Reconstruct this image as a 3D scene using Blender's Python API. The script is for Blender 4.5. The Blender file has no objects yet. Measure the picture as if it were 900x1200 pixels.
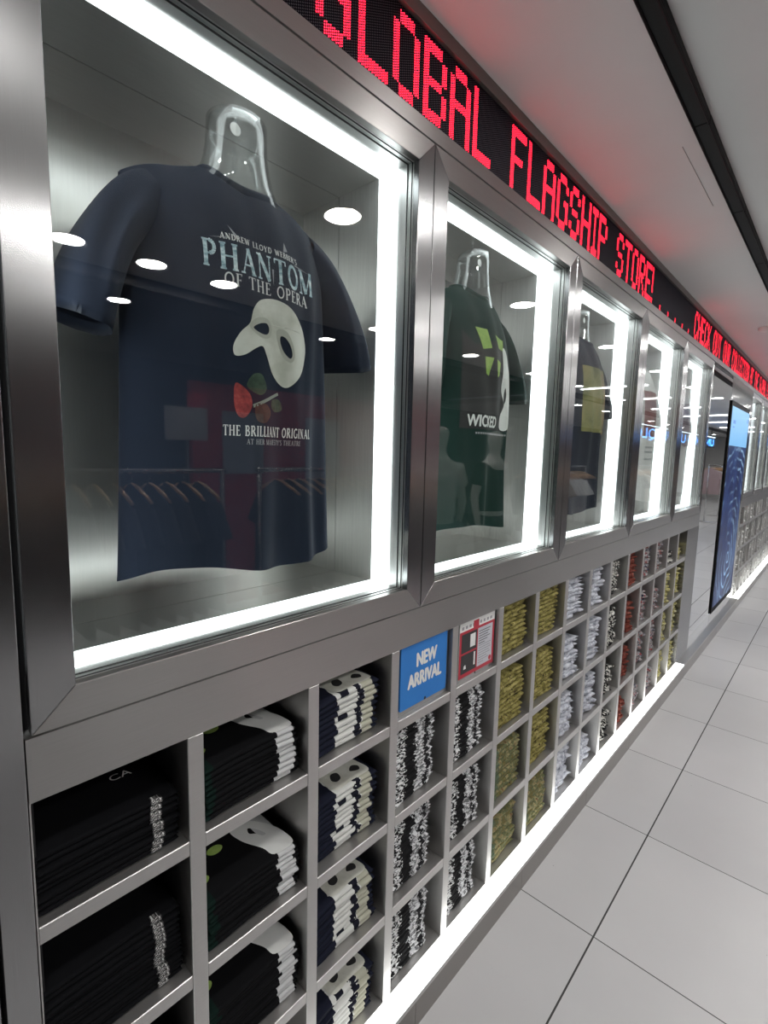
import bpy, bmesh, math, random
from mathutils import Matrix, Vector, noise
from mathutils.geometry import tessellate_polygon
random.seed(7)
PI = math.pi
SC = bpy.context.scene
COL = SC.collection

# ------------------------------------------------------------------ camera
cam_d = bpy.data.cameras.new('camera')
cam = bpy.data.objects.new('camera', cam_d)
COL.objects.link(cam)
cam_d.sensor_fit = 'VERTICAL'
cam_d.sensor_height = 36.0
cam_d.lens = 584.96 / 1200 * 36.0
cam_d.clip_start = 0.02
cam_d.clip_end = 100
CAMP = Vector((0.7631, 0.0, 1.5357))
cam.matrix_world = Matrix.Translation(CAMP) @ (Matrix.Rotation(0.7425, 4, 'Z') @ Matrix.Rotation(-0.1176, 4, 'X')
                   @ Matrix.Rotation(-0.0234, 4, 'Y') @ Matrix.Rotation(PI / 2, 4, 'X'))
SC.camera = cam

# ------------------------------------------------------------------ world and exposure
W = bpy.data.worlds.new('store_surroundings')
SC.world = W
W.use_nodes = True
W.node_tree.nodes['Background'].inputs[0].default_value = (0.82, 0.86, 0.95, 1)
W.node_tree.nodes['Background'].inputs[1].default_value = 0.25
vs = SC.view_settings
vs.view_transform = 'Standard'
vs.look = 'None'
vs.gamma = 1
vs.use_curve_mapping = False
vs.exposure = 0.0
SC.cycles.use_denoising = True
try:
    SC.cycles.denoiser = 'OPENIMAGEDENOISE'
except Exception:
    pass
SC.cycles.max_bounces = 14
SC.cycles.transparent_max_bounces = 16
SC.cycles.sample_clamp_indirect = 6.0
LAMP_DOWN = 155.0      # downlight lens radiance
LAMP_LINE = 9.0      # long ceiling lamps
STRIP = 3.2           # lit acrylic strips round the display boxes
LEDGE = 3.6           # lit acrylic ledge under the cubbies
LED_RED = 10.0

# ------------------------------------------------------------------ material helpers
MATS = {}
def new_mat(name):
    m = bpy.data.materials.new(name)
    m.use_nodes = True
    nt = m.node_tree
    b = nt.nodes['Principled BSDF']
    return m, nt, b

def nd(nt, typ, **kw):
    n = nt.nodes.new(typ)
    for k, v in kw.items():
        if k.startswith('i_'):
            key = k[2:]
            key = int(key) if key.isdigit() else key
            n.inputs[key].default_value = v
        else:
            setattr(n, k, v)
    return n

def coords(nt, scale=(1, 1, 1), kind='Object', loc=(0, 0, 0)):
    tc = nd(nt, 'ShaderNodeTexCoord')
    mp = nd(nt, 'ShaderNodeMapping')
    mp.inputs['Scale'].default_value = scale
    mp.inputs['Location'].default_value = loc
    nt.links.new(tc.outputs[kind], mp.inputs[0])
    return mp.outputs[0]

def noise_tex(nt, vec, scale=5, detail=3, rough=0.55):
    n = nd(nt, 'ShaderNodeTexNoise')
    n.inputs['Scale'].default_value = scale
    n.inputs['Detail'].default_value = detail
    n.inputs['Roughness'].default_value = rough
    nt.links.new(vec, n.inputs['Vector'])
    return n.outputs['Fac']

def ramp(nt, fac, stops):
    r = nd(nt, 'ShaderNodeValToRGB')
    el = r.color_ramp.elements
    while len(el) < len(stops):
        el.new(0.5)
    for e, (p, c) in zip(el, stops):
        e.position = p
        e.color = (*c, 1) if len(c) == 3 else c
    nt.links.new(fac, r.inputs[0])
    return r.outputs[0]

def mathn(nt, op, a, b=None, c=None):
    m = nd(nt, 'ShaderNodeMath', operation=op)
    for i, v in enumerate((a, b, c)):
        if v is None:
            continue
        if isinstance(v, (int, float)):
            m.inputs[i].default_value = v
        else:
            nt.links.new(v, m.inputs[i])
    return m.outputs[0]

def mixc(nt, fac, a, b):
    m = nd(nt, 'ShaderNodeMix', data_type='RGBA')
    for sock, v in ((m.inputs[0], fac), (m.inputs[6], a), (m.inputs[7], b)):
        if isinstance(v, (int, float)):
            sock.default_value = v
        elif isinstance(v, tuple):
            sock.default_value = (*v, 1) if len(v) == 3 else v
        else:
            nt.links.new(v, sock)
    return m.outputs[2]

def bump(nt, b, h, strength=0.2, dist=0.002):
    n = nd(nt, 'ShaderNodeBump')
    n.inputs['Strength'].default_value = strength
    n.inputs['Distance'].default_value = dist
    nt.links.new(h, n.inputs['Height'])
    nt.links.new(n.outputs[0], b.inputs['Normal'])

def plain(name, col, rough=0.6, metal=0.0, grain=0.06, spec=0.5):
    m, nt, b = new_mat(name)
    f = noise_tex(nt, coords(nt), 14, 4)
    lo = tuple(max(0, c * (1 - grain)) for c in col)
    hi = tuple(min(1, c * (1 + grain)) for c in col)
    nt.links.new(ramp(nt, f, [(0.3, lo), (0.7, hi)]), b.inputs['Base Color'])
    b.inputs['Roughness'].default_value = rough
    b.inputs['Metallic'].default_value = metal
    b.inputs['Specular IOR Level'].default_value = spec
    return m

def steel(name, col, along, rough=0.32, aniso=0.75):
    """brushed stainless steel; along = brushing axis ('y' or 'z'), highlights smear across it"""
    m, nt, b = new_mat(name)
    sc = {'y': (60, 2.5, 160), 'z': (60, 320, 2.0), 'x': (3, 160, 160)}[along]
    f = noise_tex(nt, coords(nt, sc), 4, 3, 0.6)
    f2 = noise_tex(nt, coords(nt, (1, 1, 1)), 3.5, 2)
    c = ramp(nt, f, [(0.25, tuple(x * (0.93 if along == 'z' else 0.96) for x in col)), (0.75, tuple(min(1, x * (1.07 if along == 'z' else 1.04)) for x in col))])
    nt.links.new(c, b.inputs['Base Color'])
    b.inputs['Metallic'].default_value = 1
    r = mathn(nt, 'ADD', mathn(nt, 'MULTIPLY', f, 0.03), mathn(nt, 'MULTIPLY', f2, 0.06))
    nt.links.new(mathn(nt, 'ADD', r, rough - 0.045), b.inputs['Roughness'])
    b.inputs['Anisotropic'].default_value = aniso
    ax = {'y': (0.013, 1, 0.021), 'z': (0.013, 0.021, 1), 'x': (1, 0.013, 0.021)}[along]
    geo = nd(nt, 'ShaderNodeNewGeometry')
    cr = nd(nt, 'ShaderNodeVectorMath', operation='CROSS_PRODUCT')
    cr.inputs[1].default_value = ax
    nt.links.new(geo.outputs['True Normal'], cr.inputs[0])
    nt.links.new(cr.outputs[0], b.inputs['Tangent'])
    return m

def emit(name, col, strength, base=None):
    m, nt, b = new_mat(name)
    b.inputs['Base Color'].default_value = (*(base or col), 1)
    b.inputs['Emission Color'].default_value = (*col, 1)
    b.inputs['Emission Strength'].default_value = strength
    b.inputs['Roughness'].default_value = 0.4
    return m

def fabric(name, col, grain=0.12, rough=0.9, fine=900):
    m, nt, b = new_mat(name)
    v = coords(nt)
    f = noise_tex(nt, v, fine, 2, 0.7)
    g = noise_tex(nt, v, 26, 3)
    k = mathn(nt, 'ADD', mathn(nt, 'MULTIPLY', f, 0.6), mathn(nt, 'MULTIPLY', g, 0.4))
    nt.links.new(ramp(nt, k, [(0.3, tuple(c * (1 - grain) for c in col)), (0.7, tuple(min(1, c * (1 + grain)) for c in col))]), b.inputs['Base Color'])
    b.inputs['Roughness'].default_value = rough
    b.inputs['Specular IOR Level'].default_value = 0.25
    b.inputs['Sheen Weight'].default_value = 0.06
    b.inputs['Sheen Roughness'].default_value = 0.4
    bump(nt, b, g, 0.12, 0.0015)
    return m

def pane_mat(name, tint=(0.96, 0.985, 0.975), f0=0.045, rough=0.0):
    """thin clear pane: lets light straight through, mirrors the store at its surface (Schlick)"""
    m = bpy.data.materials.new(name)
    m.use_nodes = True
    nt = m.node_tree
    nt.nodes.remove(nt.nodes['Principled BSDF'])
    out = nt.nodes['Material Output']
    lw = nd(nt, 'ShaderNodeLayerWeight')
    lw.inputs[0].default_value = 0.5
    p = mathn(nt, 'POWER', lw.outputs['Facing'], 5.0)
    fac = mathn(nt, 'ADD', mathn(nt, 'MULTIPLY', p, 1 - f0), f0)
    tr = nd(nt, 'ShaderNodeBsdfTransparent')
    tr.inputs[0].default_value = (*tint, 1)
    gl = nd(nt, 'ShaderNodeBsdfGlossy')
    gl.inputs['Roughness'].default_value = rough
    mx = nd(nt, 'ShaderNodeMixShader')
    nt.links.new(fac, mx.inputs[0])
    nt.links.new(tr.outputs[0], mx.inputs[1])
    nt.links.new(gl.outputs[0], mx.inputs[2])
    nt.links.new(mx.outputs[0], out.inputs[0])
    return m

# ------------------------------------------------------------------ mesh helpers
class MB:
    """collects geometry in world coordinates; build() links it as ONE mesh object"""
    def __init__(self):
        self.v, self.f, self.m = [], [], []
    def quad(self, a, b, c, d, mi=0):
        n = len(self.v)
        self.v += [a, b, c, d]
        self.f.append((n, n + 1, n + 2, n + 3))
        self.m.append(mi)
    def poly(self, pts, mi=0):
        n = len(self.v)
        self.v += list(pts)
        self.f.append(tuple(range(n, n + len(pts))))
        self.m.append(mi)
    def box(self, x0, x1, y0, y1, z0, z1, mi=0):
        n = len(self.v)
        self.v += [(x, y, z) for x in (x0, x1) for y in (y0, y1) for z in (z0, z1)]
        for q in ((0, 1, 3, 2), (4, 6, 7, 5), (0, 4, 5, 1), (2, 3, 7, 6), (0, 2, 6, 4), (1, 5, 7, 3)):
            self.f.append(tuple(n + i for i in q))
            self.m.append(mi)
    def prism_yz(self, pts, x0, x1, mi=0):
        """polygon in (y, z), extruded from x0 to x1"""
        n = len(self.v); k = len(pts)
        self.v += [(x0, y, z) for y, z in pts] + [(x1, y, z) for y, z in pts]
        self.f.append(tuple(n + i for i in reversed(range(k)))); self.m.append(mi)
        self.f.append(tuple(n + k + i for i in range(k))); self.m.append(mi)
        for i in range(k):
            j = (i + 1) % k
            self.f.append((n + i, n + j, n + k + j, n + k + i)); self.m.append(mi)
    def tube(self, pts, r, seg=8, mi=0, caps=True):
        pts = [Vector(p) for p in pts]
        rs = r if isinstance(r, (list, tuple)) else [r] * len(pts)
        n0 = len(self.v)
        up = None
        for i, p in enumerate(pts):
            t = (pts[min(i + 1, len(pts) - 1)] - pts[max(i - 1, 0)]).normalized()
            if up is None:
                up = Vector((0, 0, 1)) if abs(t.z) < 0.9 else Vector((1, 0, 0))
            s = t.cross(up).normalized(); up = s.cross(t).normalized()
            for k in range(seg):
                a = 2 * PI * k / seg
                self.v.append(tuple(p + (s * math.cos(a) + up * math.sin(a)) * rs[i]))
        for i in range(len(pts) - 1):
            for k in range(seg):
                a, b = n0 + i * seg + k, n0 + i * seg + (k + 1) % seg
                self.f.append((a, b, b + seg, a + seg)); self.m.append(mi)
        if caps:
            self.f.append(tuple(n0 + k for k in reversed(range(seg)))); self.m.append(mi)
            e = n0 + (len(pts) - 1) * seg
            self.f.append(tuple(e + k for k in range(seg))); self.m.append(mi)
    def loops(self, rings, closed=True, caps=(False, False), mi=0):
        n0 = len(self.v); k = len(rings[0])
        for r in rings:
            self.v += [tuple(p) for p in r]
        for i in range(len(rings) - 1):
            for j in range(k if closed else k - 1):
                a, b = n0 + i * k + j, n0 + i * k + (j + 1) % k
                self.f.append((a, b, b + k, a + k)); self.m.append(mi)
        if caps[0]:
            self.f.append(tuple(n0 + j for j in reversed(range(k)))); self.m.append(mi)
        if caps[1]:
            e = n0 + (len(rings) - 1) * k
            self.f.append(tuple(e + j for j in range(k))); self.m.append(mi)
    def disc(self, c, r, axis='z', seg=24, mi=0, r0=0.0):
        cx, cy, cz = c
        def P(a, q):
            u, v = q * math.cos(a), q * math.sin(a)
            return {'z': (cx + u, cy + v, cz), 'x': (cx, cy + u, cz + v), 'y': (cx + u, cy, cz + v)}[axis]
        if r0 <= 0:
            self.poly([P(2 * PI * k / seg, r) for k in range(seg)], mi)
        else:
            for k in range(seg):
                a, b = 2 * PI * k / seg, 2 * PI * (k + 1) / seg
                self.quad(P(a, r0), P(a, r), P(b, r), P(b, r0), mi)
    def build(self, name, mats, parent=None, smooth=False, bevel=0.0, seg=2, weld=False, kind=None, label=None, sub=0, solid=0.0):
        if not isinstance(mats, (list, tuple)):
            mats = [mats]
        base = Vector((0, 0, 0))
        p = parent
        while p is not None:
            base += p.location
            p = p.parent
        me = bpy.data.meshes.new(name)
        me.from_pydata([tuple(Vector(v) - base) for v in self.v], [], self.f)
        for m in mats:
            me.materials.append(m)
        for pl, mi in zip(me.polygons, self.m):
            pl.material_index = mi
            pl.use_smooth = smooth
        if weld:
            bm = bmesh.new(); bm.from_mesh(me)
            bmesh.ops.remove_doubles(bm, verts=bm.verts, dist=1e-5)
            bmesh.ops.recalc_face_normals(bm, faces=bm.faces)
            bm.to_mesh(me); bm.free()
        me.update()
        o = bpy.data.objects.new(name, me)
        COL.objects.link(o)
        if parent:
            o.parent = parent
        if bevel > 0:
            bv = o.modifiers.new('bevel', 'BEVEL'); bv.width = bevel; bv.segments = seg; bv.limit_method = 'ANGLE'
        if solid:
            so = o.modifiers.new('solid', 'SOLIDIFY'); so.thickness = solid; so.offset = -1
        if sub:
            s = o.modifiers.new('sub', 'SUBSURF'); s.levels = sub; s.render_levels = sub
        if kind:
            o['kind'] = kind
        if label:
            o['label'] = label
        return o

def tag(o, label, cat, group=None, kind=None):
    o['label'] = label
    o['category'] = cat
    if group:
        o['group'] = group
    if kind:
        o['kind'] = kind
    return o

def thing(name, loc, label, cat, group=None):
    o = bpy.data.objects.new(name, None)
    COL.objects.link(o)
    o.location = loc
    o.empty_display_size = 0.05
    return tag(o, label, cat, group)

def copy_tree(o, parent=None):
    c = o.copy()
    COL.objects.link(c)
    if parent is not None:
        c.parent = parent
    for ch in list(o.children):
        copy_tree(ch, c)
    return c

# ------------------------------------------------------------------ materials
ST_Y = steel('steel_brushed_lengthwise', (0.46, 0.45, 0.44), 'y', 0.31)
ST_Z = steel('steel_brushed_upright', (0.40, 0.40, 0.405), 'z', 0.25, 0.85)
ST_BOX = steel('steel_box_lining', (0.84, 0.83, 0.81), 'z', 0.40, 0.4)
ST_BACK = steel('steel_back_lining', (0.84, 0.835, 0.81), 'z', 0.33, 0.5)
ST_BOXY = steel('steel_box_lining_lengthwise', (0.66, 0.655, 0.64), 'y', 0.33, 0.4)
ST_CUB = steel('steel_cubby', (0.58, 0.57, 0.56), 'y', 0.42, 0.4)
ST_DARK = steel('steel_dark_trim', (0.26, 0.235, 0.22), 'y', 0.4, 0.5)
ALU = plain('aluminium_channel', (0.62, 0.63, 0.62), 0.3, 1.0, 0.03)
REVEAL = steel('steel_reveal', (0.74, 0.74, 0.73), 'z', 0.42, 0.5)
GASKET = plain('black_gasket', (0.008, 0.008, 0.009), 0.6)
DARKGAP = plain('dark_gap', (0.006, 0.006, 0.007), 0.9)
PANE = pane_mat('display_glass')
STRIP_M = emit('lit_acrylic_strip', (0.93, 0.98, 1.0), STRIP, (0.9, 0.92, 0.92))
LEDGE_M = emit('lit_acrylic_ledge', (0.99, 1.0, 0.97), LEDGE, (0.9, 0.92, 0.9))
LINE_M = emit('linear_lamp_diffuser', (0.98, 0.99, 1.0), LAMP_LINE)
LENS_M = emit('downlight_lens', (1.0, 0.98, 0.95), LAMP_DOWN)
CREAM = plain('downlight_reflector', (0.85, 0.82, 0.72), 0.35)
WHITE = plain('white_paint', (0.78, 0.78, 0.77), 0.6)
BLACK = plain('black_satin', (0.006, 0.006, 0.0065), 0.6, spec=0.2)
BLACKM = plain('black_metal', (0.02, 0.02, 0.022), 0.35, 0.6)
RED = plain('red_panel', (0.24, 0.010, 0.016), 0.5)
WOOD = plain('pale_hanger_wood', (0.46, 0.27, 0.13), 0.45, 0, 0.2)
CHROME = plain('chrome_tube', (0.75, 0.75, 0.75), 0.15, 1.0, 0.03)
MIRROR = plain('polished_steel_mirror', (0.74, 0.75, 0.75), 0.02, 1.0, 0.015)
DARKWALL = plain('dark_shop_wall', (0.05, 0.05, 0.055), 0.7)
SKIN = plain('mannequin_grey', (0.55, 0.54, 0.52), 0.5)

def floor_mat():
    m, nt, b = new_mat('floor_porcelain_tiles')
    g = nd(nt, 'ShaderNodeTexCoord')
    s = nd(nt, 'ShaderNodeSeparateXYZ')
    nt.links.new(g.outputs['Object'], s.inputs[0])
    def line(sock, off, half):
        a = mathn(nt, 'SUBTRACT', sock, off)
        w = mathn(nt, 'WRAP', a, 0.3, -0.3)
        return mathn(nt, 'LESS_THAN', mathn(nt, 'ABSOLUTE', w), half)
    lx = line(s.outputs[0], 0.3096, 0.0026)
    ly = line(s.outputs[1], 1.5414, 0.0017)
    gr = mathn(nt, 'MAXIMUM', lx, ly)
    # per-tile tone
    ix = mathn(nt, 'FLOOR', mathn(nt, 'DIVIDE', mathn(nt, 'SUBTRACT', s.outputs[0], 0.3096), 0.6))
    iy = mathn(nt, 'FLOOR', mathn(nt, 'DIVIDE', mathn(nt, 'SUBTRACT', s.outputs[1], 1.5414), 0.6))
    cv = nd(nt, 'ShaderNodeCombineXYZ')
    nt.links.new(ix, cv.inputs[0]); nt.links.new(iy, cv.inputs[1])
    wn = nd(nt, 'ShaderNodeTexWhiteNoise', noise_dimensions='2D')
    nt.links.new(cv.outputs[0], wn.inputs['Vector'])
    n1 = noise_tex(nt, g.outputs['Object'], 2.2, 5)
    sm = mathn(nt, 'ADD', mathn(nt, 'MULTIPLY', wn.outputs['Value'], 0.35), mathn(nt, 'MULTIPLY', n1, 0.65))
    tile = ramp(nt, sm, [(0.2, (0.49, 0.49, 0.50)), (0.8, (0.56, 0.56, 0.57))])
    # scuffs: small dark chips
    vo = nd(nt, 'ShaderNodeTexVoronoi'); vo.inputs['Scale'].default_value = 9
    nt.links.new(g.outputs['Object'], vo.inputs['Vector'])
    chip = mathn(nt, 'LESS_THAN', vo.outputs['Distance'], 0.018)
    c1 = mixc(nt, mathn(nt, 'MULTIPLY', chip, 0.6), tile, (0.12, 0.11, 0.10))
    nt.links.new(mixc(nt, gr, c1, (0.035, 0.034, 0.035)), b.inputs['Base Color'])
    nt.links.new(mathn(nt, 'ADD', mathn(nt, 'MULTIPLY', gr, 0.4), mathn(nt, 'ADD', 0.27, mathn(nt, 'MULTIPLY', n1, 0.1))), b.inputs['Roughness'])
    bump(nt, b, mathn(nt, 'SUBTRACT', 1.0, gr), 0.4, 0.0015)
    return m

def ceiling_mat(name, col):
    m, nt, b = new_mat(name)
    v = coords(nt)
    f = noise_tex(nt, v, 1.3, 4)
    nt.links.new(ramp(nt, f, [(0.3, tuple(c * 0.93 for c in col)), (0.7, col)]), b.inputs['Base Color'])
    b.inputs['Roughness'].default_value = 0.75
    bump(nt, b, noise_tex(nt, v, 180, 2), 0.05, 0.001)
    return m

# ------------------------------------------------------------------ measures of the wall (metres)
Y0, WW = 0.1459, 0.8317                 # first display box, pitch of the boxes
ZS, ZT = 1.148, 2.243                   # display boxes, bottom and top seam
ZLB, ZLT, ZC = 2.279, 2.459, 2.49       # ticker bottom / top, ceiling
FR = 0.056                              # frame face width
CY0, CW, DT = 0.1184, 0.2562, 0.0285    # cubbies: first boundary, pitch, divider thickness
ZB = 1.055                              # underside of the band
SH = (0.8664, 0.607, 0.3475)            # shelf tops
ST = 0.027
ZL = 0.0916                             # lit ledge
PX = 0.0565                             # plinth front
NC = 15
CEND = CY0 + NC * CW
DEEP = -0.36
YEND = Y0 + 5 * WW                      # 4.304
BAY2 = 6.34
YFAR = 24.0

# ------------------------------------------------------------------ room shell
def struct(name, mb, mat, **kw):
    return mb.build(name, mat, kind='structure', **kw)
b = MB(); b.box(-0.02, 5.4, -4.0, YFAR, -0.06, 0); struct('floor', b, floor_mat())
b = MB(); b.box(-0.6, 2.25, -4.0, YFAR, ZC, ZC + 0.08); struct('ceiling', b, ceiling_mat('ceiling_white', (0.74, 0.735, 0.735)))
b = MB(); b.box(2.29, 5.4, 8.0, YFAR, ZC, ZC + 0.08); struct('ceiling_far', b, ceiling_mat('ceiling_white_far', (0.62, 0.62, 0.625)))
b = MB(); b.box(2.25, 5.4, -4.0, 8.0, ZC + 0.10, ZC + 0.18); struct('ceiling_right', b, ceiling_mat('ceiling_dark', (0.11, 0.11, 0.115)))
b = MB(); b.box(2.21, 2.29, -4.0, YFAR, ZC - 0.06, ZC + 0.16); struct('trim_9', b, DARKWALL)
b = MB(); b.box(-0.62, -0.5, -4.0, YFAR, 0, ZC); struct('wall_left', b, DARKGAP)
b = MB(); b.box(5.4, 5.5, -4.0, YFAR, 0, ZC + 0.18); struct('wall_right', b, DARKWALL)
b = MB(); b.box(-0.6, 5.4, -4.1, -4.0, 0, ZC + 0.18); struct('wall_back', b, plain('shop_back_wall', (0.30, 0.30, 0.31), 0.7))
b = MB(); b.box(-0.6, 5.4, YFAR, YFAR + 0.1, 0, ZC + 0.18); struct('wall_far', b, plain('shop_far_wall', (0.5, 0.5, 0.5), 0.7))
# metal around the ticker: strip under it, trim over it
b = MB(); b.box(-0.03, 0.0, 0.1445, YFAR, ZT + 0.0025, ZLB); struct('trim_1', b, ST_Y)
b = MB(); b.box(-0.03, 0.004, -1.0, YFAR, ZLT, ZC); struct('trim_2', b, ST_DARK)
# upright stile and neighbouring panel at the near end
b = MB(); b.box(-0.03, 0.0, 0.1005, 0.1385, 0.0, ZLB + 0.0); b.build('trim_3', ST_Z, kind='structure', bevel=0.0015)
b = MB(); b.box(-0.03, 0.0, -1.0, 0.0945, 0.0, ZLB); b.build('trim_4', ST_Z, kind='structure', bevel=0.0015)
b = MB(); b.box(-0.05, -0.031, -1.0, 0.15, 0.0, ZC); b.box(-0.05, -0.031, 0.15, YFAR, ZT - 0.01, ZC); struct('trim_5', b, DARKGAP)
# a seam and hatch outline in the ceiling
b = MB()
b.box(0.2985, 0.3005, 1.82, 2.30, ZC - 0.0008, ZC + 0.001)
struct('trim_6', b, plain('ceiling_seam', (0.25, 0.24, 0.235), 0.8))
# plinth under the lit ledge
b = MB()
ys = [-1.0] + [1.5414 + 0.6 * k - 1.2 for k in range(0, 16)] + [YFAR]
for a, c in zip(ys[:-1], ys[1:]):
    b.box(-0.3, PX, a + 0.0006, c - 0.0006, 0.0, ZL - 0.012)
b.build('baseboard_left', steel('steel_plinth', (0.30, 0.285, 0.27), 'y', 0.3, 0.4), kind='structure')

# ------------------------------------------------------------------ display boxes
def display_box(y0, label, name='display_case', lean=False):
    y1 = y0 + WW
    t = thing(name, (0, (y0 + y1) / 2, ZS), label, 'display case', 'lit steel display cases along the wall')
    g = 0.0012
    a0, a1, c0, c1 = y0 + g, y1 - g, ZS + g, ZT - g
    i0, i1, k0, k1 = y0 + FR, y1 - FR, ZS + FR, ZT - FR
    for nm, pts, mt in (('frame_rail', [(a0, c0), (a1, c0), (i1, k0), (i0, k0)], ST_Y), ('frame_rail', [(i0, k1), (i1, k1), (a1, c1), (a0, c1)], ST_Y),
                        ('frame_stile', [(a0, c0), (i0, k0), (i0, k1), (a0, c1)], ST_Z), ('frame_stile', [(i1, k0), (a1, c0), (a1, c1), (i1, k1)], ST_Z)):
        m = MB(); m.prism_yz(pts, -0.016, 0.0); m.build(nm, mt, t, bevel=0.0008, seg=1)
    def ring(m, x0, x1, ins, thick=0.004, mi=0):
        # four plates lining the opening between depths x0 and x1, standing `ins` proud of the opening
        m.box(x0, x1, i0 + ins - thick, i0 + ins, k0, k1, mi); m.box(x0, x1, i1 - ins, i1 - ins + thick, k0, k1, mi)
        m.box(x0, x1, i0, i1, k0 + ins - thick, k0 + ins, mi); m.box(x0, x1, i0, i1, k1 - ins, k1 - ins + thick, mi)
    m = MB(); ring(m, -0.0625, -0.016, 0.0); m.build('reveal', REVEAL, t)
    m = MB(); ring(m, -0.0215, -0.0190, 0.0008, 0.003); ring(m, -0.0345, -0.0315, 0.0016, 0.004); m.build('gasket', GASKET, t)
    m = MB(); m.box(-0.0300, -0.0240, i0 + 0.001, i1 - 0.001, k0 + 0.001, k1 - 0.001); m.build('glass_pane', PANE, t)
    # lit strips on the four inner sides
    xs0, xs1 = -0.121, -0.0625
    for (p, q, r, s) in ((i0, i1, k0, k0 + 0.003), (i0, i1, k1 - 0.003, k1), (i0, i0 + 0.003, k0 + 0.003, k1 - 0.003), (i1 - 0.003, i1, k0 + 0.003, k1 - 0.003)):
        m = MB(); m.box(xs0, xs1, p, q, r, s); m.build('light_strip', STRIP_M, t)
    # steel lining, in two depths with a seam between
    m = MB()
    for x0, x1 in ((-0.2640, -0.1212), (-0.412, -0.2660)):
        m.box(x0, x1, i0 - 0.003, i0, k0, k1); m.box(x0, x1, i1, i1 + 0.003, k0, k1)
    m.build('side_lining', ST_BOX, t)
    m = MB()
    for x0, x1 in ((-0.2640, -0.1212), (-0.412, -0.2660)):
        m.box(x0, x1, i0, i1, k0 - 0.003, k0)
    m.build('floor_lining', ST_BOXY, t)
    m = MB()
    for x0, x1 in ((-0.2640, -0.1212), (-0.412, -0.2660)):
        m.box(x0, x1, i0, i1, k1, k1 + 0.003)
    m.build('top_lining', ST_BOXY, t)
    m = MB(); m.box(-0.415, -0.412, i0 - 0.003, i1 + 0.003, k0 - 0.003, k1 + 0.003); m.build('back_lining', ST_BACK, t)
    m = MB(); ring(m, -0.4145, -0.118, -0.010, 0.003); m.build('outer_shell', DARKGAP, t)
    return t

case_labels = ['steel display case nearest the camera, holding the navy tee with white mask print',
               'steel display case holding the dark green tee, second from the near end',
               'steel display case holding the navy tee with olive chest panel, third from the near end',
               'steel display case holding the white tee with brown chest picture, fourth from the near end',
               'steel display case holding the white tee with mauve picture, last before the mirror panel']
for i, lb in enumerate(case_labels):
    display_box(Y0 + i * WW, lb)

# ------------------------------------------------------------------ cubby unit
cub = thing('cubby_shelf', (0, (CY0 + CEND) / 2, ZL), 'long steel cubby shelf of fifteen columns under the display cases, packed with folded tees', 'shelf')
m = MB(); m.box(-0.03, 0.0, 0.1400, YEND - 0.001, ZB, ZS - 0.0015); m.build('top_band', ST_Y, cub)
m = MB(); m.box(-0.40, -0.031, 0.1400, CEND, ZB + 0.002, ZB + 0.02); m.build('top_panel', ST_CUB, cub)
m = MB(); m.box(DEEP - 0.01, DEEP, 0.13, CEND, ZL, ZB); m.build('back_panel', ST_CUB, cub)
m = MB(); m.box(DEEP, 0.0, 0.1395, 0.1415, ZL, ZB); m.build('side_panel', ST_CUB, cub)
m = MB(); m.box(DEEP, 0.0, CEND - DT / 2, CEND + 0.012, ZL, ZB); m.box(-0.02, 0.0, CEND + 0.012, YEND - 0.001, ZL, ZB); m.build('side_panel', ST_Z, cub)
for k in range(1, NC):
    yc = CY0 + k * CW
    m = MB(); m.box(DEEP, 0.0, yc - DT / 2, yc + DT / 2, ZL, ZB - 0.0005); m.build('divider', ST_CUB, cub, bevel=0.0012, seg=1)
for k in range(NC):
    ya = 0.1415 if k == 0 else CY0 + k * CW + DT / 2
    yb = CY0 + (k + 1) * CW - DT / 2
    for z in SH:
        m = MB(); m.box(DEEP, -0.0008, ya, yb, z - ST, z); m.build('shelf', ST_CUB, cub, bevel=0.0012, seg=1)
m = MB(); m.box(DEEP, 0.0, 0.13, CEND, ZL - 0.012, ZL); m.build('cubby_floor', ST_CUB, cub)
m = MB(); m.box(0.0, PX - 0.002, -1.0, CEND, ZL - 0.012, ZL + 0.001); m.build('light_ledge', LEDGE_M, cub)
m = MB(); m.box(PX - 0.002, PX, -1.0, CEND, ZL - 0.012, ZL); m.build('ledge_edge', ALU, cub)

# ------------------------------------------------------------------ LED ticker
FONT57 = {
 'A': '01110 10001 10001 11111 10001 10001 10001', 'B': '11110 10001 10001 11110 10001 10001 11110', 'C': '01110 10001 10000 10000 10000 10001 01110',
 'E': '11111 10000 10000 11110 10000 10000 11111', 'F': '11111 10000 10000 11110 10000 10000 10000', 'G': '01110 10001 10000 10011 10001 10001 01110',
 'H': '10001 10001 10001 11111 10001 10001 10001', 'I': '111 010 010 010 010 010 111', 'K': '10001 10010 10100 11000 10100 10010 10001',
 'L': '10000 10000 10000 10000 10000 10000 11111', 'N': '10001 11001 11001 10101 10011 10011 10001', 'O': '01110 10001 10001 10001 10001 10001 01110',
 'P': '11110 10001 10001 11110 10000 10000 10000', 'R': '11110 10001 10001 11110 10100 10010 10001', 'S': '01110 10001 10000 01110 00001 10001 01110',
 'T': '11111 00100 00100 00100 00100 00100 00100', 'U': '10001 10001 10001 10001 10001 10001 01110', '!': '1 1 1 1 1 0 1', '.': '0 0 0 0 0 0 1', 'Y': '10001 10001 01010 00100 00100 00100 00100', 'M': '10001 11011 10101 10101 10001 10001 10001'}
PIT = 0.00478
ROWS = 34
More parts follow.
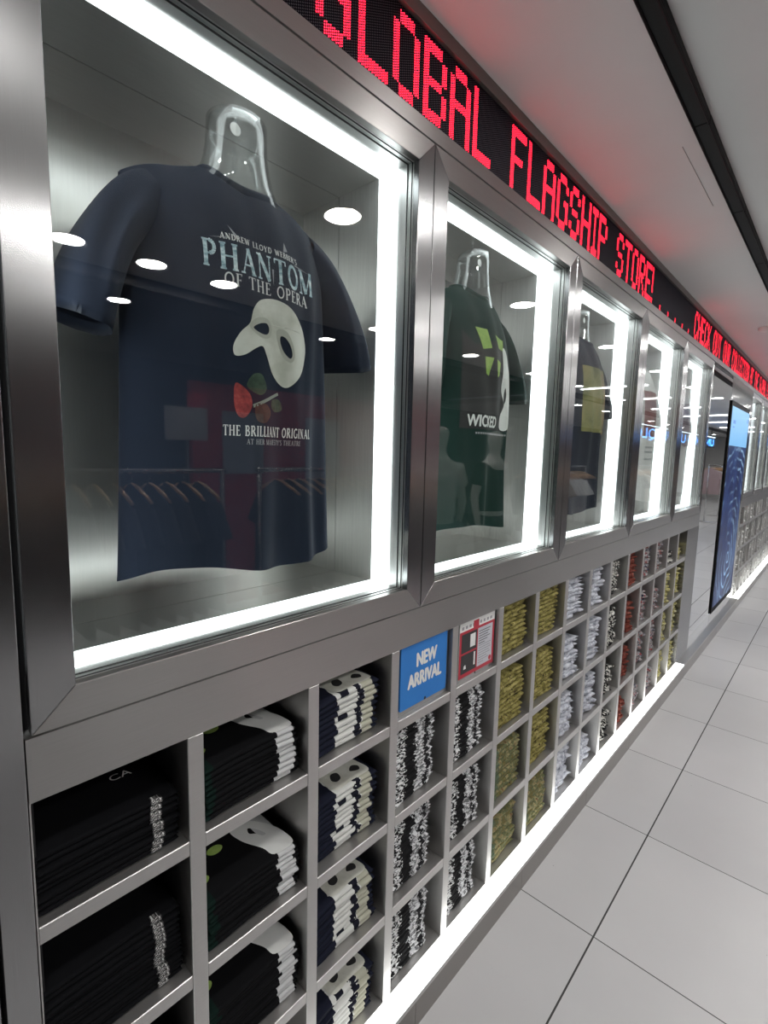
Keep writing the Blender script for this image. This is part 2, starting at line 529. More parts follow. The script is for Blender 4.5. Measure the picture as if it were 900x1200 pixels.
def led_panel_mat():
    m, nt, b = new_mat('led_matrix_face')
    tc = nd(nt, 'ShaderNodeTexCoord')
    s = nd(nt, 'ShaderNodeSeparateXYZ')
    nt.links.new(tc.outputs['Object'], s.inputs[0])
    u = mathn(nt, 'DIVIDE', s.outputs[1], PIT)
    col_odd = mathn(nt, 'MODULO', mathn(nt, 'FLOOR', u), 2.0)
    v = mathn(nt, 'ADD', mathn(nt, 'DIVIDE', s.outputs[2], PIT), mathn(nt, 'MULTIPLY', col_odd, 0.5))
    du = mathn(nt, 'SUBTRACT', mathn(nt, 'FRACT', u), 0.5)
    dv = mathn(nt, 'SUBTRACT', mathn(nt, 'FRACT', v), 0.5)
    d = mathn(nt, 'SQRT', mathn(nt, 'ADD', mathn(nt, 'MULTIPLY', du, du), mathn(nt, 'MULTIPLY', dv, dv)))
    dot = mathn(nt, 'LESS_THAN', d, 0.29)
    nt.links.new(mixc(nt, dot, (0.003, 0.003, 0.007), (0.13, 0.125, 0.15)), b.inputs['Base Color'])
    b.inputs['Roughness'].default_value = 0.7
    b.inputs['Specular IOR Level'].default_value = 0.08
    return m
led = thing('led_ticker', (0, 0, ZLB), 'long red dot matrix ticker sign running above the display cases', 'sign')
m = MB(); m.box(-0.03, -0.006, -0.6, YFAR - 0.5, ZLB + 0.0005, ZLT - 0.0005); m.build('matrix_panel', led_panel_mat(), led)
lit = MB()
def led_text(y, text, rep=1):
    for ch in text:
        if ch == ' ':
            y += 0.092; continue
        rows = FONT57[ch].split()
        n = len(rows[0])
        cw = 3.5
        for r in range(7):
            for c in range(n):
                if rows[r][c] != '1':
                    continue
                for di in range(math.ceil(c * cw - 1e-6), math.ceil((c + 1) * cw - 1e-6)):
                    for dj in range(round((6 - r) * ROWS / 7), round((7 - r) * ROWS / 7)):
                        gi = math.floor(y / PIT) + di
                        yy = (gi + 0.5) * PIT
                        zz = (dj + 0.75) * PIT + (-0.5 * PIT if gi % 2 else 0.0) + ZLB + 0.006
                        h = PIT * 0.27
                        lit.poly([(-0.0045, yy + h * math.cos(a), zz + h * math.sin(a)) for a in (0.52, 1.57, 2.62, 3.67, 4.71, 5.76)])
        y += {1: 0.063 if ch == '.' else 0.06, 3: 0.066, 5: 0.1003}[n]
    return y
led_text(0.63, 'G'); led_text(0.733, 'LOBAL FLAGSHIP')
led_text(2.195, 'STORE!')
for k in range(5):
    led_text(2.85 + 0.1545 * k, '.')
yy = led_text(3.62, 'CHECK OUT OUR COLLECTION AT THE GLOBAL FLAGSHIP STORE')
led_text(0.18, 'THE ')
lit.build('lit_dots', emit('red_led', (1.0, 0.014, 0.040), LED_RED), led)

# ------------------------------------------------------------------ ceiling fittings
trk = thing('ceiling_track', (0.373, 1.7, ZC), 'black ceiling track running parallel to the display wall', 'track')
ya, n = -1.6, 0
while ya < YFAR - 1:
    m = MB()
    m.box(0.352, 0.394, ya + 0.0015, ya + 0.659, ZC - 0.022, ZC)
    m.box(0.352, 0.357, ya + 0.0015, ya + 0.659, ZC - 0.028, ZC - 0.022)
    m.box(0.389, 0.394, ya + 0.0015, ya + 0.659, ZC - 0.028, ZC - 0.022)
    m.build('track_section', BLACK, trk, bevel=0.002, seg=1)
    ya += 0.66; n += 1
dl = thing('downlight', (0, 0, 0), 'round recessed downlight in the ceiling', 'ceiling light', 'round downlights in the ceiling')
m = MB()
m.loops([[(r * math.cos(2 * PI * k / 28), r * math.sin(2 * PI * k / 28), z) for k in range(28)] for r, z in ((0.090, 0.0), (0.090, -0.004), (0.079, -0.005), (0.077, -0.001))])
m.build('trim_ring', WHITE, dl, smooth=True)
m = MB()
m.loops([[(r * math.cos(2 * PI * k / 28), r * math.sin(2 * PI * k / 28), z) for k in range(28)] for r, z in ((0.078, -0.0012), (0.071, -0.0009))])
m.build('reflector', CREAM, dl, smooth=True)
m = MB(); m.disc((0, 0, -0.0007), 0.071, 'z', 28); m.f = [tuple(reversed(q)) for q in m.f]; m.build('lens', LENS_M, dl)
DLS = [(0.79, -0.10), (0.79, 1.46), (0.79, 3.01), (0.79, 4.56), (0.79, 6.1), (0.79, 7.66), (0.79, 9.2), (0.79, 10.75), (1.95, 0.79), (1.96, 1.18), (1.95, 1.59)] + \
      [(1.95, 2.9 + 1.3 * k) for k in range(6)] + [(x, 12.3 + 1.6 * k) for x in (0.79, 2.9) for k in range(7)] + [(2.9, 9.2), (2.9, 10.7)]  # the farthest rows are added to brighten the mirrored end of the store
for i, (x, y) in enumerate(DLS):
    o = dl if i == 0 else copy_tree(dl)
    o.location = (x, y, ZC)
for x, y in ((2.75, 1.17), (3.17, 1.45), (2.72, 1.56), (2.9, 3.2), (2.9, 4.8)):
    o = copy_tree(dl); o.location = (x, y, ZC + 0.10)
ll = thing('linear_lamp', (0, 0, 0), 'long white linear ceiling lamp over the aisle', 'ceiling light', 'linear lamps across the far ceiling')
m = MB(); m.box(-0.42, 0.42, -0.022, 0.022, -0.030, -0.012); m.build('diffuser', LINE_M, ll)
m = MB(); m.box(-0.43, 0.43, -0.03, 0.03, -0.012, 0.0); m.build('lamp_housing', WHITE, ll)
for i, (x, y) in enumerate([(1.5, -2.6), (1.55, 7.0), (1.55, 8.6), (1.55, 10.4), (1.55, 12.4), (1.55, 14.6), (1.55, 17.0), (1.55, 19.6)]):  # the one behind the camera is unseen, added to light the aisle
    o = ll if i == 0 else copy_tree(ll)
    o.location = (x, y, ZC)
sd = thing('smoke_detector', (0.25, 4.56, ZC), 'small white round detector on the ceiling near the ticker', 'detector')
m = MB(); m.loops([[(0.25 + r * math.cos(2 * PI * k / 20), 4.56 + r * math.sin(2 * PI * k / 20), ZC - z) for k in range(20)] for r, z in ((0.05, 0), (0.05, 0.012), (0.034, 0.026), (0.012, 0.030))], caps=(False, True))
m.build('detector_body', WHITE, sd, smooth=True)

# ------------------------------------------------------------------ mirror panel, backing, digital screen
mir = thing('mirror_panel', (0, 4.68, ZL), 'tall polished mirror panel between the last display case and the digital screen', 'mirror')
m = MB(); m.box(-0.02, 0.0, YEND + 0.002, 5.100, 0.262, 2.212); m.build('upper_sheet', MIRROR, mir)
m = MB(); m.box(-0.02, 0.0, YEND + 0.002, 5.100, ZL, 0.259); m.build('lower_sheet', MIRROR, mir)
m = MB(); m.box(-0.02, -0.004, YEND + 0.002, 5.100, 2.213, 2.243); m.build('top_gap', GASKET, mir)
b = MB(); b.box(-0.02, 0.0, 5.103, BAY2 - 0.002, ZL, ZT); struct('trim_7', b, plain('polished_steel_panel', (0.55, 0.55, 0.54), 0.10, 1.0, 0.03))
b = MB(); b.box(-0.3, PX - 0.0005, CEND, BAY2, ZL - 0.012, ZL); struct('trim_8', b, ST_Y)

def screen_mat():
    m, nt, b = new_mat('screen_picture')
    tc = nd(nt, 'ShaderNodeTexCoord')
    g = tc.outputs['Object']
    s = nd(nt, 'ShaderNodeSeparateXYZ'); nt.links.new(g, s.inputs[0])
    z = s.outputs[2]
    mp = nd(nt, 'ShaderNodeMapping'); mp.inputs['Location'].default_value = (0, -0.55, -0.42); nt.links.new(g, mp.inputs[0])
    wv = nd(nt, 'ShaderNodeTexWave', wave_type='RINGS', rings_direction='X')
    wv.inputs['Scale'].default_value = 3.1; wv.inputs['Distortion'].default_value = 7.0; wv.inputs['Detail'].default_value = 3.0
    wv.inputs['Detail Scale'].default_value = 1.1
    nt.links.new(mp.outputs[0], wv.inputs['Vector'])
    n = noise_tex(nt, g, 3.5, 5, 0.6)
    base = ramp(nt, n, [(0.30, (0.003, 0.009, 0.045)), (0.55, (0.010, 0.028, 0.115)), (0.8, (0.035, 0.09, 0.23))])
    foam = ramp(nt, wv.outputs['Fac'], [(0.80, (0, 0, 0)), (0.97, (1, 1, 1))])
    fm = mathn(nt, 'MULTIPLY', foam, ramp(nt, noise_tex(nt, g, 2.1, 3), [(0.42, (0, 0, 0)), (0.62, (1, 1, 1))]))
    c = mixc(nt, mathn(nt, 'MULTIPLY', fm, 0.85), base, (0.30, 0.50, 0.72))
    top = mathn(nt, 'GREATER_THAN', mathn(nt, 'ADD', z, mathn(nt, 'MULTIPLY', s.outputs[1], 0.0)), 1.48)
    c = mixc(nt, top, c, (0.22, 0.52, 0.86))
    nt.links.new(c, b.inputs['Emission Color'])
    b.inputs['Emission Strength'].default_value = 1.0
    b.inputs['Base Color'].default_value = (0.01, 0.01, 0.012, 1)
    b.inputs['Specular IOR Level'].default_value = 0.15
    b.inputs['Roughness'].default_value = 0.35
    return m
scr = thing('digital_screen', (0.0, 5.12, 0.19), 'tall portrait digital screen showing blue swirling waves, beyond the mirror panel', 'screen')
YS0, YS1, ZS0, ZS1 = 5.115, 6.16, 0.19, 2.046
m = MB(); m.box(0.0008, 0.011, YS0, YS1, ZS0, ZS1); m.build('bezel', BLACK, scr, bevel=0.003)
m = MB(); m.box(0.0110, 0.0125, YS0 + 0.03, YS1 - 0.03, ZS0 + 0.05, ZS1 - 0.045); m.build('display', screen_mat(), scr)
m = MB()
for k, (yy_, zz_, w_, h_) in enumerate(((5.24, 1.86, 0.12, 0.03), (5.24, 1.825, 0.08, 0.012), (6.02, 1.90, 0.05, 0.04), (6.02, 1.80, 0.03, 0.015))):
    m.box(0.0125, 0.0128, yy_, yy_ + w_, zz_, zz_ + h_)
m.build('caption', emit('screen_caption_blue', (0.05, 0.2, 0.5), 0.6), scr)

# ------------------------------------------------------------------ second bay beyond the screen
words_n = ['first', 'second', 'third', 'fourth', 'fifth']
for i in range(5):
    display_box(BAY2 + i * WW, 'empty lit display case in the far bay, %s beyond the digital screen' % words_n[i])
cub2 = thing('cubby_shelf', (0, BAY2 + 2, ZL), 'far steel cubby shelf beyond the digital screen, full of white packs', 'shelf')
B2E = BAY2 + 5 * WW
m = MB(); m.box(-0.03, 0.0, BAY2, B2E, ZB, ZS - 0.0015); m.build('top_band', ST_Y, cub2)
m = MB(); m.box(DEEP - 0.01, DEEP, BAY2, B2E, ZL, ZB); m.build('back_panel', ST_CUB, cub2)
n2 = 16
cw2 = (B2E - BAY2) / n2
for k in range(n2 + 1):
    yc = min(max(BAY2 + k * cw2, BAY2 + DT / 2), B2E - DT / 2)
    m = MB(); m.box(DEEP, 0.0, yc - DT / 2, yc + DT / 2, ZL, ZB - 0.0005); m.build('divider', ST_CUB, cub2)
for z in SH:
    m = MB(); m.box(DEEP, -0.0008, BAY2 + DT, B2E - DT, z - ST, z); m.build('shelf', ST_CUB, cub2)
m = MB(); m.box(0.0, PX - 0.002, BAY2, B2E, ZL - 0.012, ZL + 0.001); m.build('light_ledge', LEDGE_M, cub2)
m = MB(); m.box(DEEP, 0.0, BAY2, B2E, ZL - 0.012, ZL); m.build('cubby_floor', ST_CUB, cub2)

# ------------------------------------------------------------------ 2-D print helpers (y to the right, z up)
def text_shapes(body, size, sx=1.0):
    """the built-in lettering, flattened to 2-D triangles"""
    cu = bpy.data.curves.new('lettering_source', 'FONT')
    cu.body = body; cu.size = size; cu.align_x = 'CENTER'; cu.align_y = 'CENTER'
    o = bpy.data.objects.new('lettering_source', cu)
    COL.objects.link(o)
    dg = bpy.context.evaluated_depsgraph_get()
    me = bpy.data.meshes.new_from_object(o.evaluated_get(dg))
    vs_ = [(v.co.x * sx, v.co.y) for v in me.vertices]
    fs = [tuple(p.vertices) for p in me.polygons]
    bpy.data.objects.remove(o); bpy.data.curves.remove(cu); bpy.data.meshes.remove(me)
    return vs_, fs

def arc(cx, cz, rx, rz, a0, a1, n=10):
    return [(cx + rx * math.cos(math.radians(a0 + (a1 - a0) * i / n)), cz + rz * math.sin(math.radians(a0 + (a1 - a0) * i / n))) for i in range(n + 1)]
TH, TN = 0.14, 0.055
def sf(x, z, h=0.13):
    return (TN, [(x - h, z), (x + h, z)])
SERIF = {
 'A': (0.80, [(TH, [(0.40, 1.0), (0.67, 0.0)]), (TN, [(0.40, 0.97), (0.12, 0)]), (TN, [(0.22, 0.34), (0.55, 0.34)]), sf(0.11, 0.025, 0.1), sf(0.67, 0.025, 0.12)]),
 'B': (0.68, [(TH, [(0.18, 0), (0.18, 1)]), (TN, [(0.05, 0.975), (0.36, 0.975)]), (0.11, arc(0.34, 0.75, 0.18, 0.22, 90, -90)), (TN, [(0.18, 0.52), (0.36, 0.52)]), (0.12, arc(0.36, 0.265, 0.22, 0.24, 90, -90)), (TN, [(0.05, 0.025), (0.36, 0.025)])]),
 'D': (0.78, [(TH, [(0.18, 0), (0.18, 1)]), (TN, [(0.05, 0.975), (0.34, 0.975)]), (0.12, arc(0.32, 0.5, 0.34, 0.47, 90, -90, 14)), (TN, [(0.05, 0.025), (0.34, 0.025)])]),
 'E': (0.62, [(TH, [(0.18, 0), (0.18, 1)]), (TN, [(0.05, 0.975), (0.54, 0.975)]), (TN, [(0.18, 0.52), (0.42, 0.52)]), (TN, [(0.05, 0.025), (0.56, 0.025)]), (TN, [(0.53, 0.99), (0.53, 0.83)]), (TN, [(0.55, 0.01), (0.55, 0.18)]), (TN, [(0.42, 0.6), (0.42, 0.43)])]),
 'F': (0.58, [(TH, [(0.18, 0), (0.18, 1)]), (TN, [(0.05, 0.975), (0.52, 0.975)]), (TN, [(0.18, 0.50), (0.42, 0.50)]), sf(0.18, 0.025), (TN, [(0.51, 0.99), (0.51, 0.82)]), (TN, [(0.42, 0.58), (0.42, 0.41)])]),
 'G': (0.78, [(0.12, arc(0.42, 0.5, 0.33, 0.47, 50, 320, 18)), (0.10, [(0.66, 0.05), (0.66, 0.42)]), sf(0.64, 0.42, 0.12)]),
 'H': (0.86, [(TH, [(0.18, 0), (0.18, 1)]), (TH, [(0.68, 0), (0.68, 1)]), (TN, [(0.18, 0.51), (0.68, 0.51)]), sf(0.18, 0.025), sf(0.18, 0.975), sf(0.68, 0.025), sf(0.68, 0.975)]),
 'I': (0.38, [(TH, [(0.19, 0), (0.19, 1)]), sf(0.19, 0.025), sf(0.19, 0.975)]),
 'J': (0.45, [(TH, [(0.26, 0.2), (0.26, 1)]), (0.09, arc(0.13, 0.2, 0.13, 0.2, 0, -150, 8)), sf(0.26, 0.975)]),
 'L': (0.62, [(TH, [(0.18, 0), (0.18, 1)]), sf(0.18, 0.975), (TN, [(0.05, 0.025), (0.56, 0.025)]), (TN, [(0.55, 0.01), (0.55, 0.22)])]),
 'M': (1.0, [(TN, [(0.16, 0), (0.16, 1)]), (TH, [(0.18, 1), (0.48, 0.04)]), (TN, [(0.48, 0.04), (0.80, 1)]), (TH, [(0.82, 0), (0.82, 1)]), sf(0.14, 0.025, 0.11), sf(0.14, 0.975, 0.1), sf(0.82, 0.025), sf(0.84, 0.975, 0.1)]),
 'N': (0.86, [(TN, [(0.16, 0), (0.16, 1)]), (TH, [(0.16, 1), (0.68, 0.0)]), (TN, [(0.69, 0), (0.69, 1)]), sf(0.16, 0.025, 0.11), sf(0.12, 0.975, 0.1), sf(0.69, 0.975, 0.11)]),
 'O': (0.82, [(0.12, arc(0.41, 0.5, 0.31, 0.46, 0, 360, 26))]),
 'P': (0.66, [(TH, [(0.18, 0), (0.18, 1)]), (TN, [(0.05, 0.975), (0.36, 0.975)]), (0.12, arc(0.35, 0.73, 0.21, 0.245, 90, -90)), (TN, [(0.18, 0.48), (0.36, 0.48)]), sf(0.18, 0.025)]),
 'R': (0.76, [(TH, [(0.18, 0), (0.18, 1)]), (TN, [(0.05, 0.975), (0.36, 0.975)]), (0.12, arc(0.35, 0.74, 0.19, 0.235, 90, -90)), (TN, [(0.18, 0.50), (0.36, 0.50)]), (TH, [(0.38, 0.5), (0.66, 0.02)]), sf(0.18, 0.025), sf(0.68, 0.025, 0.09)]),
 'S': (0.60, [(0.10, arc(0.30, 0.74, 0.19, 0.23, 30, 260, 12)[:-1] + arc(0.29, 0.26, 0.20, 0.23, 80, -150, 12))]),
 'T': (0.74, [(TH, [(0.37, 0), (0.37, 1)]), (TN, [(0.05, 0.975), (0.69, 0.975)]), sf(0.37, 0.025), (TN, [(0.06, 0.99), (0.06, 0.80)]), (TN, [(0.68, 0.99), (0.68, 0.80)])]),
 'U': (0.82, [(TH, [(0.18, 0.3), (0.18, 1)]), (0.10, arc(0.42, 0.3, 0.24, 0.28, 180, 360, 12)), (TN, [(0.66, 0.3), (0.66, 1)]), sf(0.18, 0.975), sf(0.66, 0.975, 0.11)]),
 'W': (1.1, [(TH, [(0.12, 1), (0.36, 0)]), (TN, [(0.36, 0), (0.54, 0.95)]), (TH, [(0.54, 0.95), (0.76, 0)]), (TN, [(0.76, 0), (0.98, 1)]), sf(0.12, 0.975, 0.1), sf(0.98, 0.975, 0.1)]),
 'Y': (0.76, [(TH, [(0.12, 1), (0.38, 0.45)]), (TN, [(0.66, 1), (0.38, 0.45)]), (TH, [(0.38, 0), (0.38, 0.47)]), sf(0.12, 0.975, 0.1), sf(0.66, 0.975, 0.1), sf(0.38, 0.025)]),
 "'": (0.26, [(0.09, [(0.12, 1), (0.10, 0.74)])]), ' ': (0.42, []), '-': (0.3, [(TN, [(0.05, 0.3), (0.25, 0.3)])])}
def serif_quads(text, height, width=None, bold=1.0):
    x = 0; out = []
    for ch in text:
        w, strokes = SERIF[ch]
        for t, pts in strokes:
            t = t * bold
            for (ax, az), (bx, bz) in zip(pts[:-1], pts[1:]):
                L = math.hypot(bx - ax, bz - az) or 1e-6
                nx, nz = -(bz - az) / L * t / 2, (bx - ax) / L * t / 2
                k = max(1, int(L / 0.3))
                for i in range(k):
                    p, q = i / k, (i + 1) / k
                    P = (ax + (bx - ax) * p + x, az + (bz - az) * p); Q = (ax + (bx - ax) * q + x, az + (bz - az) * q)
                    out.append([(P[0] - nx, P[1] - nz), (Q[0] - nx, Q[1] - nz), (Q[0] + nx, Q[1] + nz), (P[0] + nx, P[1] + nz)])
        x += w + 0.06
    sx = (width / x) if width else height
    return [[((px - x / 2) * sx, (pz - 0.5) * height) for px, pz in q] for q in out]

def fill_2d(loops, maxlen=0.012):
    """outer loop plus holes -> small triangles"""
    pts = [Vector((p[0], p[1], 0)) for lp in loops for p in lp]
    tris = tessellate_polygon([[Vector((p[0], p[1], 0)) for p in lp] for lp in loops])
    bm = bmesh.new()
    bv = [bm.verts.new(p) for p in pts]
    for t in tris:
        try:
            bm.faces.new([bv[i] for i in t])
        except ValueError:
            pass
    for _ in range(6):
        es = [e for e in bm.edges if e.calc_length() > maxlen]
        if not es:
            break
        bmesh.ops.subdivide_edges(bm, edges=es, cuts=1)
        bmesh.ops.triangulate(bm, faces=bm.faces)
    bm.verts.index_update()
    v = [(q.co.x, q.co.y) for q in bm.verts]
    f = [tuple(q.index for q in fc.verts) for fc in bm.faces]
    bm.free()
    return v, f

def smooth_loop(ctrl, n=6):
    """closed Catmull-Rom through the control points"""
    out = []
    k = len(ctrl)
    for i in range(k):
        p0, p1, p2, p3 = (Vector((*ctrl[(i + j - 1) % k], 0)) for j in range(4))
        for s in range(n):
            t = s / n
            q = 0.5 * ((2 * p1) + (p2 - p0) * t + (2 * p0 - 5 * p1 + 4 * p2 - p3) * t * t + (3 * p1 - p0 - 3 * p2 + p3) * t ** 3)
            out.append((q.x, q.y))
    return out

# ------------------------------------------------------------------ displayed tees
class Tee:
    def __init__(s, yc, seed, xc=-0.178, hem=1.307):
        s.yc, s.xc, s.hem = yc, xc, hem
        s.r = random.Random(seed)
        s.ph = [s.r.uniform(0, 6.28) for _ in range(6)]
    def a(s, z):
        t = (z - s.hem) / (1.86 - s.hem)
        return 0.240 - 0.024 * min(1, max(0, t)) ** 0.8
    def zs(s, d):
        d = abs(d)
        return 2.074 - 0.34 * d - (0.9 * max(0, d - 0.17)) ** 2 * 6
    def depth(s, d, z, front=True):
        a = s.a(z)
        u = min(1.0, abs(d) / a)
        b = 0.105 if front else 0.075
        if front:
            b += 0.010 * math.sin(PI * min(1, max(0, (z - 1.5) / 0.5)))
        x = b * (max(0.0, 1 - u ** 2.3)) ** 0.62
        z1 = 1.80
        zt = s.zs(d) + 0.006
        if z > z1:
            q = min(1, (z - z1) / max(1e-4, zt - z1))
            x *= max(0.0, 1 - q ** 2.6) ** 0.55
        v = min(1, max(0, (1.86 - z) / (1.86 - s.hem)))
        w = v ** 1.3 * 0.013
        k = d / 0.24
        fold = w * (math.sin(7.0 * k + s.ph[0] + 1.2 * v) + 0.6 * math.sin(12.5 * k + s.ph[1] - 0.8 * v))
        fold += 0.0035 * math.sin(16 * k + 9 * (z - 1.6) + s.ph[2]) * (1 - abs(v - 0.3))
        if front and d > 0.1:
            fold += 0.006 * math.sin((d - 0.1) * 90) * min(1, (2.0 - z) / 0.2 if z < 2.0 else 0)
        e = max(0.0, 1 - u ** 6)
        return x + fold * e * (1 if front else -0.5)
    def front(s, y, z, off=0.0008):
        return s.xc + s.depth(y - s.yc, z) + off
    def neck(s, d, front):
        q = min(1, abs(d) / 0.078)
        return (2.012 + 0.035 * q ** 2.4) if front else (2.046 + 0.004 * q)
    def body(s, mb):
        NU, NV = 64, 60
        for front in (True, False):
            g = []
            for i in range(NU + 1):
                sg = -1 + 2 * i / NU
                col = []
                for j in range(NV + 1):
                    v = j / NV
                    # width at the top is the shoulder width
                    dtop = 0.212 * math.sin(sg * PI / 2)
                    ztop = s.zs(dtop)
                    if abs(dtop) < 0.078:
                        ztop = s.neck(dtop, front)
                    z = s.hem + v * (ztop - s.hem)
                    d = s.a(z) * math.sin(sg * PI / 2)
                    k = max(0, (z - 1.82) / (ztop - 1.82)) if z > 1.82 else 0
                    d = d * (1 - k) + dtop * k
                    zz = z
                    if j == 0 or v < 0.25:
                        zz += (1 - v * 4) * 0.012 * math.sin(5 * sg + s.ph[3]) if v < 0.25 else 0
                    x = s.xc + (s.depth(d, z, True) if front else -s.depth(d, z, False))
                    col.append((x, s.yc + d, zz))
                g.append(col)
            mb.loops(g, closed=False)
    def sleeve(s, mb, sg):
        rings = []
        n = 22
        P0, P1, P2 = (0.160, 1.956), (0.242, 1.930), (0.288, 1.735)
        for i in range(n + 1):
            t = i / n
            cy = (1 - t) ** 2 * P0[0] + 2 * t * (1 - t) * P1[0] + t * t * P2[0]
            cz = (1 - t) ** 2 * P0[1] + 2 * t * (1 - t) * P1[1] + t * t * P2[1]
            ph = math.radians(72 - 54 * t ** 0.8)
            ny, nz = math.cos(ph), math.sin(ph)
            rn = 0.052 - 0.010 * t - 0.006 * math.sin(PI * t)
            rx = 0.043 + 0.050 * min(1, t * 1.15) ** 0.9
            ring = []
            for k in range(40):
                an = 2 * PI * k / 40
                ca, sa = math.cos(an), math.sin(an)
                px = rx * (abs(ca) ** 0.75) * (1 if ca > 0 else -1)
                pn = rn * sa
                # a long crease down the front of the sleeve and soft folds towards the hem
                cr = -0.012 * math.exp(-((an - 0.35) / 0.35) ** 2) * math.sin(PI * min(1, t * 1.1)) if sg < 0 else -0.010 * math.exp(-((an - 0.9) / 0.3) ** 2) * t
                fx = 0.005 * t * math.sin(3 * an + s.ph[4] + sg) + 0.0025 * math.sin(5 * an + 5 * t)
                ring.append((s.xc + 0.006 + px + cr + fx, s.yc + sg * (cy + (pn + cr * 0.5 + fx * 0.7) * ny), cz + (pn + fx * 0.7) * nz - 0.012 * t * ca))
            rings.append(ring)
        rings.append([(s.xc + (p[0] - s.xc) * 0.96, s.yc + sg * cy + (p[1] - s.yc - sg * cy) * 0.92, p[2] + 0.02) for p in rings[-1]])
        mb.loops(rings)
    def collar(s, mb):
        pts = []
        n = 44
        for i in range(n):
            an = 2 * PI * i / n
            d = 0.079 * math.sin(an)
            fr = math.cos(an) > 0
            z = s.neck(d, fr)
            if abs(d) > 0.074:
                z = 2.047
            x = s.xc + (s.depth(d, z, True) if fr else -s.depth(d, z, False))
            pts.append(Vector((x, s.yc + d, z)))
        # smooth
        for _ in range(3):
            pts = [(pts[i - 1] + 2 * pts[i] + pts[(i + 1) % n]) / 4 for i in range(n)]
        rings = []
        cen = Vector((s.xc + 0.01, s.yc, 2.06))
        for off, up in ((0.0035, -0.009), (0.0045, -0.002), (0.0035, 0.005), (-0.001, 0.008), (-0.004, 0.004), (-0.0045, -0.008)):
            rings.append([tuple(p + (p - cen).normalized() * off + Vector((0, 0, up))) for p in pts])
        mb.loops(rings + [rings[0]])
    def make(s, mat, label, collar_mat=None, cat='t-shirt', turn=0.0):
        o = thing('tshirt', (s.xc, s.yc, s.hem), label, cat, 'tees shown in the display cases')
        mb = MB(); s.body(mb); s.bod = mb.build('body', mat, o, smooth=True, weld=True)
        o.rotation_euler = (0, 0, turn)
        for sg in (-1, 1):
            mb = MB(); s.sleeve(mb, sg); mb.build('sleeve', mat, o, smooth=True, weld=True)
        mb = MB(); s.collar(mb); mb.build('collar', collar_mat or mat, o, smooth=True, weld=True)
        return o
    def put(s, parent, name, mat, shapes, y, z, off=0.001, label=None):
        """2-D shapes [(verts, faces)] laid on the chest at (y, z)"""
        mb = MB()
        for vs_, fs in shapes:
            n = len(mb.v)
            mb.v += [(s.front(y + p[0], z + p[1], off), y + p[0], z + p[1]) for p in vs_]
            for f in fs:
                mb.f.append(tuple(n + i for i in f)); mb.m.append(0)
        return mb.build(name, mat, s.bod, smooth=True, label=label)
def bold(shape, d):
    return [([(p[0] + du, p[1] + dv) for p in shape[0]], shape[1]) for du, dv in ((0, 0), (d, 0), (-d, 0), (0, d), (0, -d))]
def quads_shape(qs):
    v, f = [], []
    for q in qs:
        n = len(v); v += q; f.append((n, n + 1, n + 2, n + 3))
    return v, f

# clear torso forms that carry the tees
ACRYL = pane_mat('clear_acrylic', (0.95, 0.96, 0.96), 0.07, 0.03)
def torso_form(yc, label, x0=-0.165):
    t = thing('torso_form', (x0, yc, 2.0), label, 'display form', 'clear torso forms in the display cases')
    prof = [(0.120, 0.060, 1.985, 0.0), (0.098, 0.058, 2.018, 0.0), (0.078, 0.054, 2.045, 0.002), (0.068, 0.050, 2.07, 0.004), (0.062, 0.047, 2.10, 0.005), (0.060, 0.046, 2.128, 0.006), (0.060, 0.046, 2.150, 0.007)]
    def rings(sh):
        out = []
        for a, b_, z, dx in prof:
            r = []
            for k in range(32):
                an = 2 * PI * k / 32
                r.append((x0 + dx + (b_ - sh) * math.cos(an), yc + (a - sh) * math.sin(an), z + (0.010 * math.cos(an) if z > 2.12 else 0) + 0.0))
            out.append(r)
        return out
    m = MB(); R1 = rings(0.0); R2 = rings(0.003)
    top_in = [(p[0], p[1], p[2] - 0.003) for p in R2[-1]]
    m.loops(R1 + [[(x0 + 0.007 + (p[0] - x0 - 0.007) * 0.9, yc + (p[1] - yc) * 0.9, p[2] + 0.003) for p in R1[-1]]], caps=(False, True))
    m.loops(list(reversed(R2[:-1] + [top_in])), caps=(True, False))
    m.build('neck', ACRYL, t, smooth=True, weld=True)
    m = MB(); m.disc((x0 + 0.047, yc - 0.028, 2.118), 0.011, 'x', 20); m.disc((x0 + 0.0465, yc - 0.028, 2.118), 0.011, 'x', 20); m.build('neck_disc', WHITE, t)  # plain white disc laid on the front of the neck
    m = MB(); m.tube([(x0, yc, 2.153), (x0, yc, 2.1868)], 0.003, 8); m.build('hook', CHROME, t, smooth=True)
    return t

NAVY = fabric('navy_jersey', (0.012, 0.018, 0.035))
GREEN = fabric('bottle_green_jersey', (0.007, 0.027, 0.022))
SLATE = fabric('slate_jersey', (0.025, 0.029, 0.044))
WHITEJ = fabric('white_jersey', (0.82, 0.82, 0.82), 0.04)
GREYJ = fabric('pale_grey_jersey', (0.76, 0.75, 0.77), 0.04)
P_WHITE = plain('print_white', (0.72, 0.73, 0.72), 0.7)
P_BLACK = plain('print_black', (0.014, 0.014, 0.015), 0.7)
def print_mat(name, stops, scale=40, stretch=(1, 1, 1)):
    m, nt, b = new_mat(name)
    nt.links.new(ramp(nt, noise_tex(nt, coords(nt, stretch), scale, 5, 0.65), stops), b.inputs['Base Color'])
    b.inputs['Roughness'].default_value = 0.75
    return m
P_ICE = print_mat('print_ice_letters', [(0.35, (0.16, 0.28, 0.34)), (0.5, (0.42, 0.55, 0.60)), (0.65, (0.75, 0.82, 0.85))], 45, (1, 1, 3))
P_MASK = print_mat('print_aged_white', [(0.3, (0.44, 0.44, 0.38)), (0.55, (0.60, 0.60, 0.55)), (0.8, (0.68, 0.68, 0.64))], 16)
